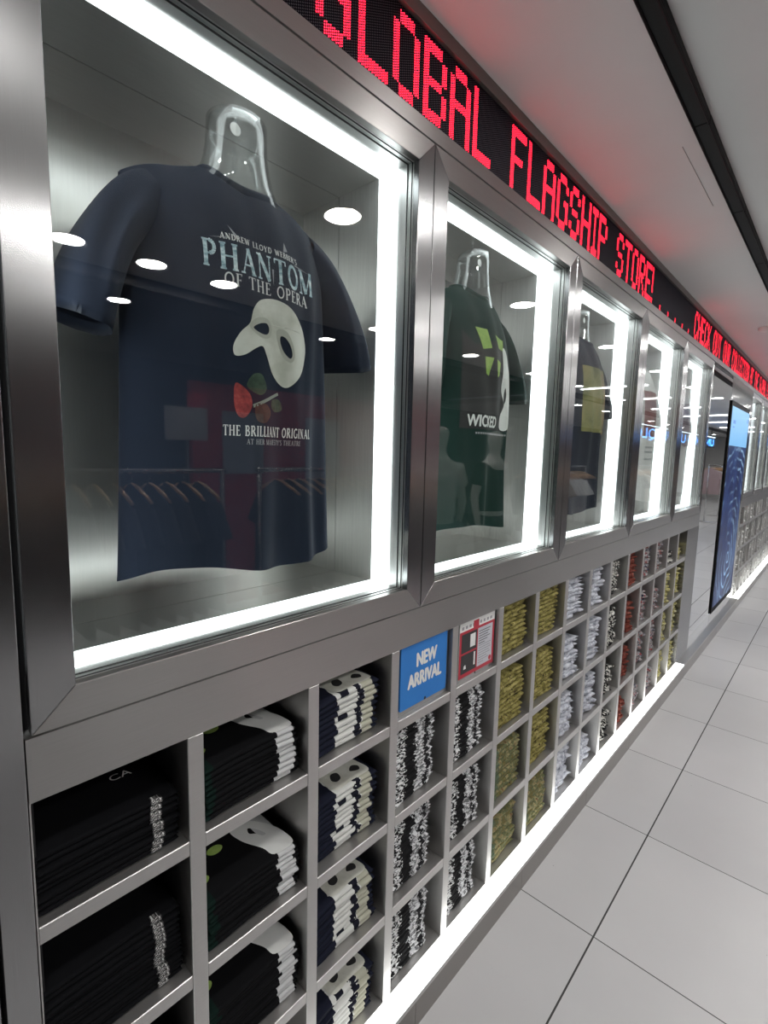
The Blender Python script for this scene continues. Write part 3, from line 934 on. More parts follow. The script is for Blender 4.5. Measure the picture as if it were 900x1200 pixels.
P_DIM = plain('print_grey', (0.30, 0.31, 0.33), 0.7)
P_ROSE = print_mat('print_rose_red', [(0.3, (0.10, 0.012, 0.015)), (0.55, (0.30, 0.035, 0.035)), (0.75, (0.42, 0.13, 0.11))], 70)
P_LEAF = print_mat('print_leaf_green', [(0.3, (0.012, 0.03, 0.018)), (0.7, (0.055, 0.095, 0.06))], 60)
P_STEM = plain('print_stem', (0.20, 0.25, 0.22), 0.7)
P_BROWN = print_mat('print_petal_brown', [(0.3, (0.03, 0.015, 0.012)), (0.7, (0.10, 0.045, 0.032))], 60)
P_LIME = print_mat('print_lime', [(0.3, (0.20, 0.34, 0.06)), (0.7, (0.38, 0.52, 0.14))], 50)
P_OLIVE = print_mat('print_olive_picture', [(0.3, (0.12, 0.13, 0.04)), (0.5, (0.27, 0.26, 0.10)), (0.68, (0.36, 0.30, 0.13))], 12)
P_TAN = print_mat('print_tan_picture', [(0.3, (0.16, 0.09, 0.04)), (0.55, (0.42, 0.30, 0.15)), (0.75, (0.10, 0.10, 0.09))], 18)
P_RUST = print_mat('print_rust_picture', [(0.3, (0.13, 0.055, 0.05)), (0.5, (0.28, 0.12, 0.11)), (0.7, (0.40, 0.20, 0.22))], 14)
P_MAUVE = print_mat('print_mauve_picture', [(0.3, (0.12, 0.08, 0.12)), (0.5, (0.36, 0.28, 0.33)), (0.7, (0.55, 0.48, 0.52))], 16)

YC = [Y0 + WW * (i + 0.5) for i in range(5)]
# --- navy tee with the white mask
T1 = Tee(YC[0], 3)
o = T1.make(NAVY, 'navy tee with a white half mask and red rose print, in the nearest case')
y0 = 0.568
T1.put(o, 'print_lettering', P_ICE, [quads_shape(serif_quads('PHANTOM', 0.046, 0.245, 1.25))], y0, 1.874, label='icy blue title lettering')
T1.put(o, 'print_lettering', P_WHITE, [quads_shape(serif_quads('OF THE OPERA', 0.022, 0.190, 1.0))], y0 + 0.008, 1.836)
T1.put(o, 'print_lettering', P_WHITE, [quads_shape(serif_quads("ANDREW LLOYD WEBBER'S", 0.0105, 0.170, 1.25))], y0 - 0.005, 1.909)
T1.put(o, 'print_lettering', P_WHITE, [quads_shape(serif_quads('THE BRILLIANT ORIGINAL', 0.019, 0.205, 1.25))], y0 + 0.012, 1.571)
T1.put(o, 'print_lettering', P_DIM, [quads_shape(serif_quads("AT HER MAJESTY'S THEATRE", 0.010, 0.135, 1.3))], y0 + 0.018, 1.551)
# shard marks round the title
sh = []
for (a, c, e) in (((-0.075, 0.040), (-0.055, 0.020), (-0.062, 0.018)), ((0.045, 0.046), (0.040, 0.026), (0.052, 0.030)), ((-0.11, 0.012), (-0.075, 0.018), (-0.075, 0.016)), ((0.07, 0.012), (0.115, 0.004), (0.07, 0.009)), ((0.012, -0.045), (0.014, -0.015), (0.010, -0.015))):
    sh.append(([a, c, e], [(0, 1, 2)]))
T1.put(o, 'print_shards', P_DIM, sh, y0, 1.890)
mask = smooth_loop([(-0.048, 0.050), (-0.030, 0.070), (0.005, 0.078), (0.045, 0.066), (0.076, 0.034), (0.084, -0.005), (0.072, -0.046), (0.044, -0.076), (0.022, -0.082), (-0.004, -0.062), (-0.020, -0.030), (-0.030, -0.014), (-0.046, -0.020), (-0.066, -0.034), (-0.082, -0.036), (-0.084, -0.018), (-0.072, 0.006), (-0.056, 0.024)], 5)
eye1 = smooth_loop([(-0.050, 0.016), (-0.036, 0.026), (-0.018, 0.030), (-0.012, 0.020), (-0.018, 0.010), (-0.034, 0.009)], 5)
eye2 = smooth_loop([(0.014, 0.012), (0.024, 0.012), (0.036, 0.000), (0.042, -0.018), (0.036, -0.026), (0.022, -0.016), (0.014, 0.0)], 5)
T1.put(o, 'print_mask', P_MASK, [fill_2d([mask, list(reversed(eye1)), list(reversed(eye2))])], y0 + 0.012, 1.742, 0.0014, label='off-white half mask print')
sh1 = smooth_loop([(-0.058, 0.018), (-0.040, 0.036), (-0.014, 0.038), (-0.006, 0.020), (-0.014, 0.004), (-0.036, 0.002)], 5)
sh2 = smooth_loop([(0.004, 0.020), (0.026, 0.024), (0.042, 0.004), (0.048, -0.022), (0.036, -0.034), (0.016, -0.020)], 5)
T1.put(o, 'print_mask_shading', plain('print_mask_grey', (0.40, 0.40, 0.355), 0.7), [fill_2d([sh1, list(reversed(eye1))]), fill_2d([sh2, list(reversed(eye2))])], y0 + 0.012, 1.742, 0.0018)
zr = 1.632
T1.put(o, 'print_stem', P_STEM, [fill_2d([[(-0.040, -0.012), (0.022, 0.016), (0.024, 0.011), (-0.038, -0.018)]])], y0, zr, 0.0012)
rose = smooth_loop([(-0.070, 0.022), (-0.060, 0.022), (-0.044, 0.004), (-0.042, -0.018), (-0.052, -0.036), (-0.064, -0.034), (-0.071, -0.012)], 5)
T1.put(o, 'print_rose', P_ROSE, [fill_2d([rose])], y0, zr, 0.0016)
leaf = smooth_loop([(-0.050, 0.020), (-0.040, 0.042), (-0.022, 0.044), (-0.010, 0.020), (-0.026, 0.006)], 5)
leaf2 = smooth_loop([(0.006, 0.000), (0.026, 0.002), (0.034, -0.016), (0.016, -0.022), (0.004, -0.014)], 5)
T1.put(o, 'print_leaf', P_LEAF, [fill_2d([leaf]), fill_2d([leaf2])], y0, zr, 0.0013)
petal = smooth_loop([(-0.034, -0.012), (-0.010, -0.010), (0.002, -0.026), (-0.012, -0.044), (-0.032, -0.040)], 5)
T1.put(o, 'print_petal', P_BROWN, [fill_2d([petal])], y0, zr, 0.0012)
torso_form(YC[0], 'clear acrylic neck form inside the navy mask tee', -0.165)

TURN = 0.06      # these tees are turned a little away from the near end
# --- dark green tee
T2 = Tee(YC[1], 11, -0.180)
o = T2.make(GREEN, 'dark green tee with lime, black and white print, in the second case', turn=TURN)
def P(*pts): return fill_2d([list(pts)])
yy = YC[1] - 0.014
rel = lambda pts: [(p[0] - YC[1], p[1] - 1.75) for p in pts]
T2.put(o, 'print_field', P_BLACK, [P(*rel([(1.262, 1.90), (1.30, 1.862), (1.34, 1.868), (1.43, 1.895), (1.50, 1.86), (1.535, 1.83), (1.535, 1.615), (1.255, 1.615)]))], yy, 1.75, 0.0012)
lime = [[(1.305, 1.912), (1.365, 1.915), (1.382, 1.862), (1.336, 1.852)], [(1.405, 1.905), (1.468, 1.898), (1.462, 1.866), (1.428, 1.868)],
        [(1.346, 1.832), (1.392, 1.834), (1.376, 1.800), (1.366, 1.776), (1.352, 1.782)], [(1.410, 1.832), (1.448, 1.826), (1.432, 1.786), (1.418, 1.778)]]
T2.put(o, 'print_lime_blocks', P_LIME, [P(*rel(q)) for q in lime], yy, 1.75, 0.0018)
wshape = smooth_loop(rel([(p_[0] - 0.016, p_[1]) for p_ in [(1.478, 1.872), (1.505, 1.862), (1.532, 1.80), (1.540, 1.70), (1.538, 1.625), (1.488, 1.622), (1.484, 1.66), (1.506, 1.70), (1.480, 1.745), (1.486, 1.80)]]), 5)
hole = smooth_loop(rel([(1.492, 1.755), (1.502, 1.730), (1.492, 1.702), (1.484, 1.728)]), 4)
T2.put(o, 'print_pale_shape', P_WHITE, [fill_2d([wshape, list(reversed(hole))])], yy, 1.75, 0.0018)
T2.put(o, 'print_lettering', P_WHITE, bold(text_shapes('WICKED', 0.048, 0.78), 0.0014), yy - 0.034, 1.638, 0.0018)
T2.put(o, 'print_fine_line', P_DIM, [quads_shape([[(x, -0.003), (x + 0.006, -0.003), (x + 0.006, 0.003), (x, 0.003)] for x in [-0.1 + 0.008 * k for k in range(25)]])], YC[1] + 0.01, 1.603, 0.0014)
torso_form(YC[1], 'clear acrylic neck form inside the dark green tee', -0.165)

# --- slate tee with olive panel
T3 = Tee(YC[2], 23, -0.160)
o = T3.make(SLATE, 'slate blue tee with an olive picture panel, in the third case', turn=TURN)
T3.put(o, 'print_picture', P_OLIVE, [P((-0.145, -0.135), (0.145, -0.135), (0.145, 0.135), (-0.145, 0.135))], YC[2] + 0.012, 1.78, 0.0012, label='olive picture panel')
T3.put(o, 'print_figure', P_TAN, [fill_2d([smooth_loop([(0.03, 0.125), (0.075, 0.10), (0.12, 0.06), (0.135, -0.06), (0.12, -0.13), (0.06, -0.13), (0.05, -0.05), (0.07, 0.02), (0.03, 0.07)], 5)])], YC[2] + 0.012, 1.78, 0.0016)
torso_form(YC[2], 'clear acrylic neck form inside the slate tee', -0.165)
# --- white tee with rust picture
T4 = Tee(YC[3], 31, -0.160)
o = T4.make(WHITEJ, 'white tee with a rust brown chest picture, in the fourth case', turn=TURN)
T4.put(o, 'print_picture', P_RUST, [P((-0.14, -0.125), (0.15, -0.125), (0.15, 0.115), (-0.14, 0.115))], YC[3] + 0.012, 1.785, 0.0012, label='rust brown picture')
for zz, n in ((1.60, 18), (1.575, 20), (1.535, 16)):
    qs = []
    x = -n * 0.005
    rr = random.Random(int(zz * 1000))
    for k in range(n):
        w = rr.uniform(0.003, 0.008)
        qs.append([(x, -0.005), (x + w, -0.005), (x + w, 0.005), (x, 0.005)]); x += w + 0.003
    T4.put(o, 'print_small_text', P_DIM, [quads_shape(qs)], YC[3] + 0.02, zz, 0.001)
torso_form(YC[3], 'clear acrylic neck form inside the white rust print tee', -0.165)
T5 = Tee(YC[4], 43, -0.160)
o = T5.make(GREYJ, 'pale tee with a mauve grey picture, in the fifth case', turn=TURN)
T5.put(o, 'print_picture', P_MAUVE, [fill_2d([smooth_loop([(-0.12, -0.13), (0.13, -0.12), (0.15, 0.0), (0.12, 0.12), (-0.02, 0.14), (-0.13, 0.10)], 6)])], YC[4] + 0.01, 1.77, 0.0012, label='mauve grey picture')
torso_form(YC[4], 'clear acrylic neck form inside the mauve print tee', -0.165)

# ------------------------------------------------------------------ folded tees in the cubbies
def zone(nt, y, lo, hi, jit):
    """1 between lo and hi along the fold, edges nudged by jit"""
    yy = mathn(nt, 'ADD', y, jit)
    return mathn(nt, 'MULTIPLY', mathn(nt, 'GREATER_THAN', yy, lo), mathn(nt, 'LESS_THAN', yy, hi))
def fold_mat(name, kind):
    m, nt, b = new_mat(name)
    tc = nd(nt, 'ShaderNodeTexCoord'); g = tc.outputs['Object']
    s = nd(nt, 'ShaderNodeSeparateXYZ'); nt.links.new(g, s.inputs[0])
    oi = nd(nt, 'ShaderNodeObjectInfo')
    rnd = oi.outputs['Random']
    jit = mathn(nt, 'MULTIPLY', mathn(nt, 'SUBTRACT', rnd, 0.5), 0.014)
    y = s.outputs[1]
    sh = nd(nt, 'ShaderNodeVectorMath', operation='ADD')
    cx = nd(nt, 'ShaderNodeCombineXYZ'); nt.links.new(mathn(nt, 'MULTIPLY', rnd, 3.0), cx.inputs[2])
    nt.links.new(g, sh.inputs[0]); nt.links.new(cx.outputs[0], sh.inputs[1])
    gv = sh.outputs[0]
    def n3(scale, det=3, sc=(1, 1, 1), vec=None):
        mp = nd(nt, 'ShaderNodeMapping'); mp.inputs['Scale'].default_value = sc
        nt.links.new(vec or gv, mp.inputs[0])
        return noise_tex(nt, mp.outputs[0], scale, det, 0.6)
    if kind == 'dark':
        c = mixc(nt, zone(nt, y, -9, -0.088, jit), (0.0045, 0.0046, 0.0056), (0.004, 0.014, 0.011))
        c = mixc(nt, zone(nt, y, 0.052, 0.093, jit), c, (0.58, 0.59, 0.60))
    elif kind == 'navy':
        wob = mathn(nt, 'ADD', jit, mathn(nt, 'MULTIPLY', mathn(nt, 'SUBTRACT', n3(30), 0.5), 0.02))
        pale = mixc(nt, zone(nt, y, 0.042, 9, wob), (0.63, 0.64, 0.62), (0.44, 0.44, 0.36))
        c = mixc(nt, zone(nt, y, -0.038, 0.078, wob), (0.010, 0.012, 0.024), pale)
        c = mixc(nt, zone(nt, y, 0.020, 0.040, mathn(nt, 'ADD', wob, mathn(nt, 'MULTIPLY', mathn(nt, 'SUBTRACT', n3(60), 0.5), 0.03))), c, (0.010, 0.011, 0.020))
        c = mixc(nt, mathn(nt, 'MULTIPLY', zone(nt, y, -0.025, 0.0, wob), mathn(nt, 'GREATER_THAN', rnd, 0.72)), c, (0.010, 0.011, 0.020))
    elif kind == 'mono':
        spk = ramp(nt, n3(80, 2, (1, 1, 3)), [(0.45, (0.010, 0.010, 0.011)), (0.52, (0.68, 0.69, 0.70))])
        strk = ramp(nt, n3(26, 3, (1, 2.5, 8)), [(0.46, (0.012, 0.012, 0.013)), (0.52, (0.66, 0.67, 0.69))])
        jag = mathn(nt, 'ADD', jit, mathn(nt, 'MULTIPLY', mathn(nt, 'SUBTRACT', n3(90, 2), 0.5), 0.05))
        c = mixc(nt, zone(nt, y, -0.034, 0.012, jag), spk, (0.012, 0.012, 0.013))
        c = mixc(nt, zone(nt, y, 0.012, 9, jag), c, mixc(nt, 0.25, strk, (0.62, 0.63, 0.65)))
        c = mixc(nt, zone(nt, y, 0.048, 0.066, jag), c, (0.02, 0.02, 0.022))
    elif kind == 'olive':
        c = ramp(nt, n3(30, 4, (1, 1, 3)), [(0.33, (0.03, 0.026, 0.010)), (0.46, (0.19, 0.165, 0.048)), (0.66, (0.34, 0.30, 0.12))])
        c = mixc(nt, mathn(nt, 'GREATER_THAN', n3(95, 1), 0.66), c, (0.05, 0.035, 0.02))
    elif kind == 'camo':
        c = ramp(nt, n3(30, 4), [(0.28, (0.035, 0.028, 0.015)), (0.40, (0.17, 0.145, 0.055)), (0.50, (0.09, 0.11, 0.06)), (0.58, (0.30, 0.26, 0.13)), (0.70, (0.13, 0.065, 0.035))])
        c = mixc(nt, mathn(nt, 'MULTIPLY', zone(nt, y, -9, -0.05, jit), 0.6), c, (0.06, 0.11, 0.085))
    elif kind == 'pale':
        c = ramp(nt, n3(45, 4), [(0.30, (0.12, 0.13, 0.16)), (0.45, (0.42, 0.44, 0.50)), (0.65, (0.60, 0.62, 0.67))])
    elif kind == 'speck':
        c = ramp(nt, n3(60, 2), [(0.50, (0.010, 0.010, 0.011)), (0.54, (0.60, 0.60, 0.56))])
    elif kind == 'rust':
        c = ramp(nt, n3(40, 4), [(0.30, (0.05, 0.012, 0.010)), (0.55, (0.17, 0.038, 0.026)), (0.72, (0.45, 0.20, 0.16))])
    elif kind == 'multi':
        c = ramp(nt, n3(55, 2), [(0.40, (0.02, 0.02, 0.05)), (0.44, (0.55, 0.55, 0.56)), (0.49, (0.018, 0.018, 0.022)), (0.54, (0.55, 0.54, 0.53)), (0.585, (0.20, 0.025, 0.03))])
    elif kind == 'lemon':
        c = ramp(nt, n3(70, 3), [(0.36, (0.07, 0.07, 0.045)), (0.48, (0.42, 0.38, 0.10)), (0.58, (0.60, 0.58, 0.40)), (0.68, (0.10, 0.10, 0.08))])
    elif kind == 'wpack':
        c = ramp(nt, n3(55, 3), [(0.30, (0.04, 0.04, 0.045)), (0.38, (0.72, 0.73, 0.71)), (0.7, (0.85, 0.86, 0.84))])
    else:
        c = mixc(nt, 0.0, (0.0036, 0.0038, 0.0050), (0, 0, 0))
    f = noise_tex(nt, g, 700, 2, 0.6)
    nt.links.new(mixc(nt, mathn(nt, 'MULTIPLY', f, 0.12), c, (0.008, 0.008, 0.009)), b.inputs['Base Color'])
    b.inputs['Roughness'].default_value = 0.88
    b.inputs['Specular IOR Level'].default_value = 0.12
    b.inputs['Sheen Weight'].default_value = 0.0
    bump(nt, b, f, 0.2, 0.001)
    return m
FM = {k: fold_mat('folded_' + k, k) for k in ('black', 'dark', 'navy', 'mono', 'olive', 'camo', 'pale', 'speck', 'rust', 'multi', 'lemon', 'wpack')}

def fold_geo(width, depth, th, seed, crump, sag, ny=26, bend=0.0):
    """one folded tee: rounded fold at the front (x = 0), lying on z = 0; returns verts, faces"""
    r = random.Random(seed)
    p = [r.uniform(0, 6.28) for _ in range(8)]
    h = th * 0.94
    ring0 = []
    nf = 7
    for i in range(nf):                      # front fold, bottom to top
        a = -PI / 2 + PI * i / (nf - 1)
        ring0.append((-h / 2 * 0.9 + h / 2 * 0.9 * math.cos(a), h / 2 + h / 2 * math.sin(a)))
    for t in (0.12, 0.3, 0.55, 0.8, 1.0):
        ring0.append((-depth * t, h))
    for t in (1.0, 0.7, 0.35, 0.12):
        ring0.append((-depth * t, 0.0))
    v = []
    K = len(ring0)
    for j in range(ny + 1):
        s = -1 + 2 * j / ny
        y = s * width / 2
        end = max(0.0, 1 - abs(s) ** 14) ** 0.5 * 0.9 + 0.1
        for (x, z) in ring0:
            zz = h / 2 + (z - h / 2) * end
            front = math.exp(x / 0.05)
            zz += -sag * (abs(s - bend) ** 2.2) * (0.4 + 0.6 * front) + sag * 0.0
            wv = crump * (math.sin(5 * s + p[0]) + 0.7 * math.sin(9 * s + p[1] + 40 * x) + 0.5 * math.sin(17 * s + p[2] + 70 * z))
            xx = x + wv * 1.3 + crump * 1.5 * math.sin(3 * s + p[3])
            zz += wv * 0.22 + crump * 0.35 * math.sin(21 * x + p[4] + 3 * s)
            yy = y + crump * 0.8 * math.sin(12 * x + p[5]) * (abs(s) ** 3)
            v.append((xx, yy, zz))
    f = []
    for j in range(ny):
        for k in range(K):
            a, b_ = j * K + k, j * K + (k + 1) % K
            f.append((a, b_, b_ + K, a + K))
    f.append(tuple(range(K))); f.append(tuple(reversed(range(ny * K, ny * K + K))))
    return v, f
def fold_mesh(name, *a, mat=None, **kw):
    v, f = fold_geo(*a, **kw)
    me = bpy.data.meshes.new(name)
    me.from_pydata(v, [], [tuple(reversed(q)) for q in f])
    me.materials.append(mat)
    for pl in me.polygons:
        pl.use_smooth = len(pl.vertices) == 4
    me.update()
    return me

STICK = None
def sticker_mat():
    m, nt, b = new_mat('size_sticker')
    tc = nd(nt, 'ShaderNodeTexCoord'); g = tc.outputs['Object']
    wv = noise_tex(nt, coords(nt, (1, 90, 150)), 4, 2)
    nt.links.new(ramp(nt, wv, [(0.52, (0.008, 0.008, 0.009)), (0.56, (0.55, 0.55, 0.55))]), b.inputs['Base Color'])
    b.inputs['Roughness'].default_value = 0.35
    return m
STICKER = sticker_mat()
ORD = ['lowest', 'second from bottom', 'third from bottom', 'fourth from bottom', 'fifth from bottom', 'sixth from bottom', 'seventh from bottom', 'eighth from bottom',
       'ninth from bottom', 'tenth from bottom', 'eleventh from bottom', 'twelfth from bottom', 'thirteenth from bottom', 'fourteenth from bottom', 'fifteenth from bottom',
       'sixteenth from bottom', 'seventeenth from bottom', 'eighteenth from bottom', 'nineteenth from bottom', 'twentieth from bottom', 'twenty-first from bottom']
ROWN = ['top', 'second', 'third', 'bottom']
ROWZ = [SH[0], SH[1], SH[2], ZL]
COLN = ['first', 'second', 'third', 'fourth', 'fifth', 'sixth', 'seventh']
WIDE = {0: 0.206, 1: 0.208, 2: 0.196, 3: 0.176, 4: 0.178, 5: 0.200, 6: 0.196}
# column -> (design, look for the label, [(row, count, height)], crumple, sag)
PLAN = {
 0: ('black', 'plain black', [(0, 9, 0.088), (1, 13, 0.128), (2, 8, 0.09)], 0.00022, 0.002),
 1: ('dark', 'green-black', [(0, 9, 0.102), (1, 9, 0.098), (2, 11, 0.124)], 0.00030, 0.004),
 2: ('navy', 'navy and white', [(0, 9, 0.125), (1, 11, 0.142), (2, 10, 0.135), (3, 9, 0.120)], 0.00045, 0.005),
 3: ('mono', 'black-white speckled', [(1, 20, 0.205), (2, 20, 0.195), (3, 20, 0.190)], 0.0011, 0.003),
 4: ('mono', 'black-white speckled', [(1, 18, 0.200), (2, 18, 0.190), (3, 18, 0.200)], 0.0011, 0.003),
 5: ('olive', 'olive', [(0, 11, 0.182), (1, 11, 0.186), (2, 11, 0.184), (3, 11, 0.170)], 0.0011, 0.002),
 6: ('olive', 'olive', [(0, 11, 0.178), (1, 11, 0.182), (2, 11, 0.188), (3, 11, 0.176)], 0.0011, 0.002),
}
def wrap_patch(th, y0_, y1_, lift=0.0006, back=0.012):
    """small sticker bent round the front fold"""
    h = th * 0.94
    pts = []
    for i in range(9):
        a = -PI / 2 + PI * i / 8
        pts.append((-h / 2 * 0.9 + (h / 2 * 0.9 + lift) * math.cos(a), h / 2 + (h / 2 + lift) * math.sin(a) * (0.92 if i == 0 else 1)))
    pts.append((-back, h + lift))
    return pts
rs = random.Random(5)
for c, (dsg, look, rows, crump, sag) in PLAN.items():
    wdt = WIDE[c]
    ya = 0.1415 if c == 0 else CY0 + c * CW + DT / 2
    ymid = ya + 0.004 + wdt / 2 + (0.006 if c in (1, 2) else 0.0)
    for (row, n, H) in rows:
        th = H / n
        lk, dg_ = look, dsg
        if dsg == 'olive' and (row == 3 or (row == 2 and c == 5)):
            dg_, lk = 'camo', 'brown-green'
        mk = 4
        protos = []
        for q in range(mk):
            me = fold_mesh('folded_tshirt', wdt, 0.29, th, 100 * c + 10 * row + q, crump, sag, mat=FM[dg_], bend=0.15)
            protos.append(me)
        shx = rs.uniform(-0.004, 0.004)
        drift = rs.uniform(0, 6.28)
        pm = None
        for k in range(n):
            o = bpy.data.objects.new('folded_tshirt', protos[(k * 3 + row) % mk])
            COL.objects.link(o)
            amp = {0: 0.003, 1: 0.004, 2: 0.004, 3: 0.006, 4: 0.006, 5: 0.006, 6: 0.007}[c]
            lean = amp * math.sin(k * 0.55 + drift)
            o.location = (-0.020 + shx + rs.uniform(-0.004, 0.003), ymid + lean + rs.uniform(-0.25, 0.25) * amp, ROWZ[row] + 0.0006 + sag * 1.0 + k * (th + 0.0002))
            o.rotation_euler = (0, 0, rs.uniform(-0.018, 0.018))
            place = 'topmost' if k == n - 1 else ORD[k]
            o['label'] = '%s folded tee, %s of its stack, %s row, %s cubby column' % (lk, place, ROWN[row], COLN[c])
            o['category'] = 'folded t-shirt'
            o['group'] = 'folded tees stacked in the cubby shelf'
            if c == 0:                                  # clear size sticker wrapped round the fold
                if pm is None:
                    pm = MB()
                    pts = wrap_patch(th, 0, 0)
                    ys_ = (0.056, 0.074)
                    for (xa, za), (xb, zb) in zip(pts[:-1], pts[1:]):
                        dz = -sag * abs(0.05 / (wdt / 2) - 0.15) ** 2.2
                        pm.quad((xa, ys_[0], za + dz), (xa, ys_[1], za + dz), (xb, ys_[1], zb + dz), (xb, ys_[0], zb + dz))
                    sp = pm.build('size_sticker', STICKER)
                    pm = sp
                    sp.parent = o
                else:
                    sp = pm.copy(); COL.objects.link(sp); sp.parent = o
                sp.location = (0.0012, 0.004 * math.sin(k * 0.8 + row), 0)
            if k == n - 1 and c in (0, 1, 2):            # the print showing on the topmost tee
                top = th * 0.94 + 0.0012
                mb = MB()
                def lay(shape, dx, dy, lift=0.0):
                    vs_, fs = shape
                    n0 = len(mb.v)
                    for (u, w) in vs_:                   # u along y, w towards the back
                        s_ = max(-1, min(1, (u + dy) / (wdt / 2)))
                        zz = top + lift - sag * (abs(s_ - 0.15) ** 2.2) * (0.4 + 0.6 * math.exp(-(dx + w) / 0.05))
                        mb.v.append((-(dx + w), u + dy, zz))
                    for f in fs:
                        mb.f.append(tuple(n0 + i for i in f)); mb.m.append(0)
                if c == 2:
                    face = smooth_loop([(-0.055, 0.0), (-0.058, 0.05), (-0.040, 0.085), (0.0, 0.10), (0.045, 0.085), (0.058, 0.04), (0.056, 0.0), (0.0, -0.002)], 5)
                    e1 = smooth_loop([(-0.040, 0.030), (-0.028, 0.048), (-0.012, 0.044), (-0.016, 0.024), (-0.032, 0.018)], 5)
                    e2 = smooth_loop([(0.016, 0.026), (0.032, 0.040), (0.046, 0.030), (0.038, 0.016)], 5)
                    lay(fill_2d([face, list(reversed(e1)), list(reversed(e2))], 0.02), 0.012, 0.022)
                    q = mb.build('print_mask', P_MASK); q.parent = o
                    for e_ in (e1, e2):
                        mb = MB()
                        lay(fill_2d([e_], 0.02), 0.012, 0.022, 0.0004)
                        q = mb.build('print_eye_hole', P_BLACK); q.parent = o
                elif c == 1:
                    w1 = smooth_loop([(-0.022, 0.0), (-0.030, 0.03), (-0.050, 0.075), (-0.055, 0.12), (-0.03, 0.135), (0.0, 0.11), (0.022, 0.07), (0.030, 0.03), (0.024, 0.0)], 5)
                    hk = smooth_loop([(-0.022, 0.100), (-0.010, 0.085), (-0.002, 0.062), (-0.010, 0.060), (-0.018, 0.075), (-0.028, 0.085)], 4)
                    lay(fill_2d([w1, list(reversed(hk))], 0.02), 0.008, 0.072)
                    q = mb.build('print_pale_shape', P_WHITE); q.parent = o
                    for gx_, gy_, ra in ((-0.086, 0.055, 0.012), (-0.030, 0.105, 0.012)):
                        mb = MB()
                        lay(fill_2d([smooth_loop([(ra * math.cos(t) * 1.4, ra * math.sin(t)) for t in (0, 1.05, 2.1, 3.14, 4.2, 5.2)], 3)], 0.02), gy_, gx_)
                        q = mb.build('print_lime_mark', P_LIME); q.parent = o
                elif row == 0:
                    vs_, fs = text_shapes('CA', 0.026, 1.0)
                    lay(([(a_, b_) for a_, b_ in vs_], fs), 0.105, 0.045)
                    q = mb.build('print_lettering', P_WHITE); q.parent = o

# the hundreds of smaller ones further along, read only as heaps of cloth
STK = MB()
mats_far = ['pale', 'speck', 'rust', 'multi', 'lemon', 'wpack', 'mono']
geo_cache = {}
def far_stack(ymid, row, n, H, wdt, mi, crump, seed, lean_amp=0.006):
    r = random.Random(seed)
    th = H / n
    ph = r.uniform(0, 6.28)
    for k in range(n):
        v, f = fold_geo(wdt, 0.26, th * 1.0, seed * 7 + k % 5, crump, 0.002, ny=12, bend=0.1)
        n0 = len(STK.v)
        dx = -0.020 + r.uniform(-0.008, 0.004); dy = ymid + lean_amp * math.sin(k * 0.6 + ph) + r.uniform(-0.003, 0.003)
        a = r.uniform(-0.04, 0.04)
        z0 = ROWZ[row] + 0.003 + k * th
        for (x, y, z) in v:
            STK.v.append((dx + x * math.cos(a) - y * math.sin(a), dy + y * math.cos(a) + x * math.sin(a), z0 + z))
        for q in f:
            STK.f.append(tuple(n0 + i for i in reversed(q))); STK.m.append(mi)
FAR = {7: (0, [(0, 11, 0.165), (1, 11, 0.165), (2, 11, 0.175), (3, 11, 0.185)]), 8: (0, [(0, 12, 0.185), (1, 12, 0.19), (2, 11, 0.175), (3, 7, 0.12)]),
       9: (1, [(0, 12, 0.16), (1, 12, 0.18), (2, 10, 0.14), (3, 10, 0.15)]), 10: (2, [(0, 11, 0.17), (1, 11, 0.16), (2, 12, 0.17), (3, 9, 0.13)]),
       11: (3, [(0, 13, 0.19), (1, 12, 0.17), (2, 12, 0.19), (3, 9, 0.12)]), 12: (3, [(0, 13, 0.19), (1, 10, 0.14), (2, 13, 0.20), (3, 10, 0.15)]),
       13: (4, [(0, 6, 0.08), (1, 12, 0.19), (2, 12, 0.19), (3, 12, 0.18)]), 14: (4, [(0, 6, 0.07), (1, 12, 0.19), (2, 12, 0.20), (3, 12, 0.18)])}
for c, (mi, rows) in FAR.items():
    for (row, n, H) in rows:
        ya = CY0 + c * CW + DT / 2
        w_ = 0.185 if c < 9 else 0.168
        m2 = mi
        if c == 13 and row < 1:
            m2 = 1
        far_stack(ya + 0.006 + w_ / 2, row, n, H, w_, m2, 0.0038, 1000 + c * 10 + row, 0.008)
for k in range(n2):
    for row in range(4):
        if (k * 7 + row * 3) % 11 == 5:
            continue
        far_stack(BAY2 + (k + 0.5) * cw2, row, 9, 0.17 + 0.02 * ((k + row) % 2), 0.18, 5 if (k + row) % 4 else 1, 0.004, 3000 + k * 10 + row, 0.006)
so = STK.build('folded_tshirts', [FM[k] for k in mats_far], smooth=True)
tag(so, 'heaps of small folded patterned tees filling the further columns of the cubby shelf', 'folded t-shirts', kind='stuff')

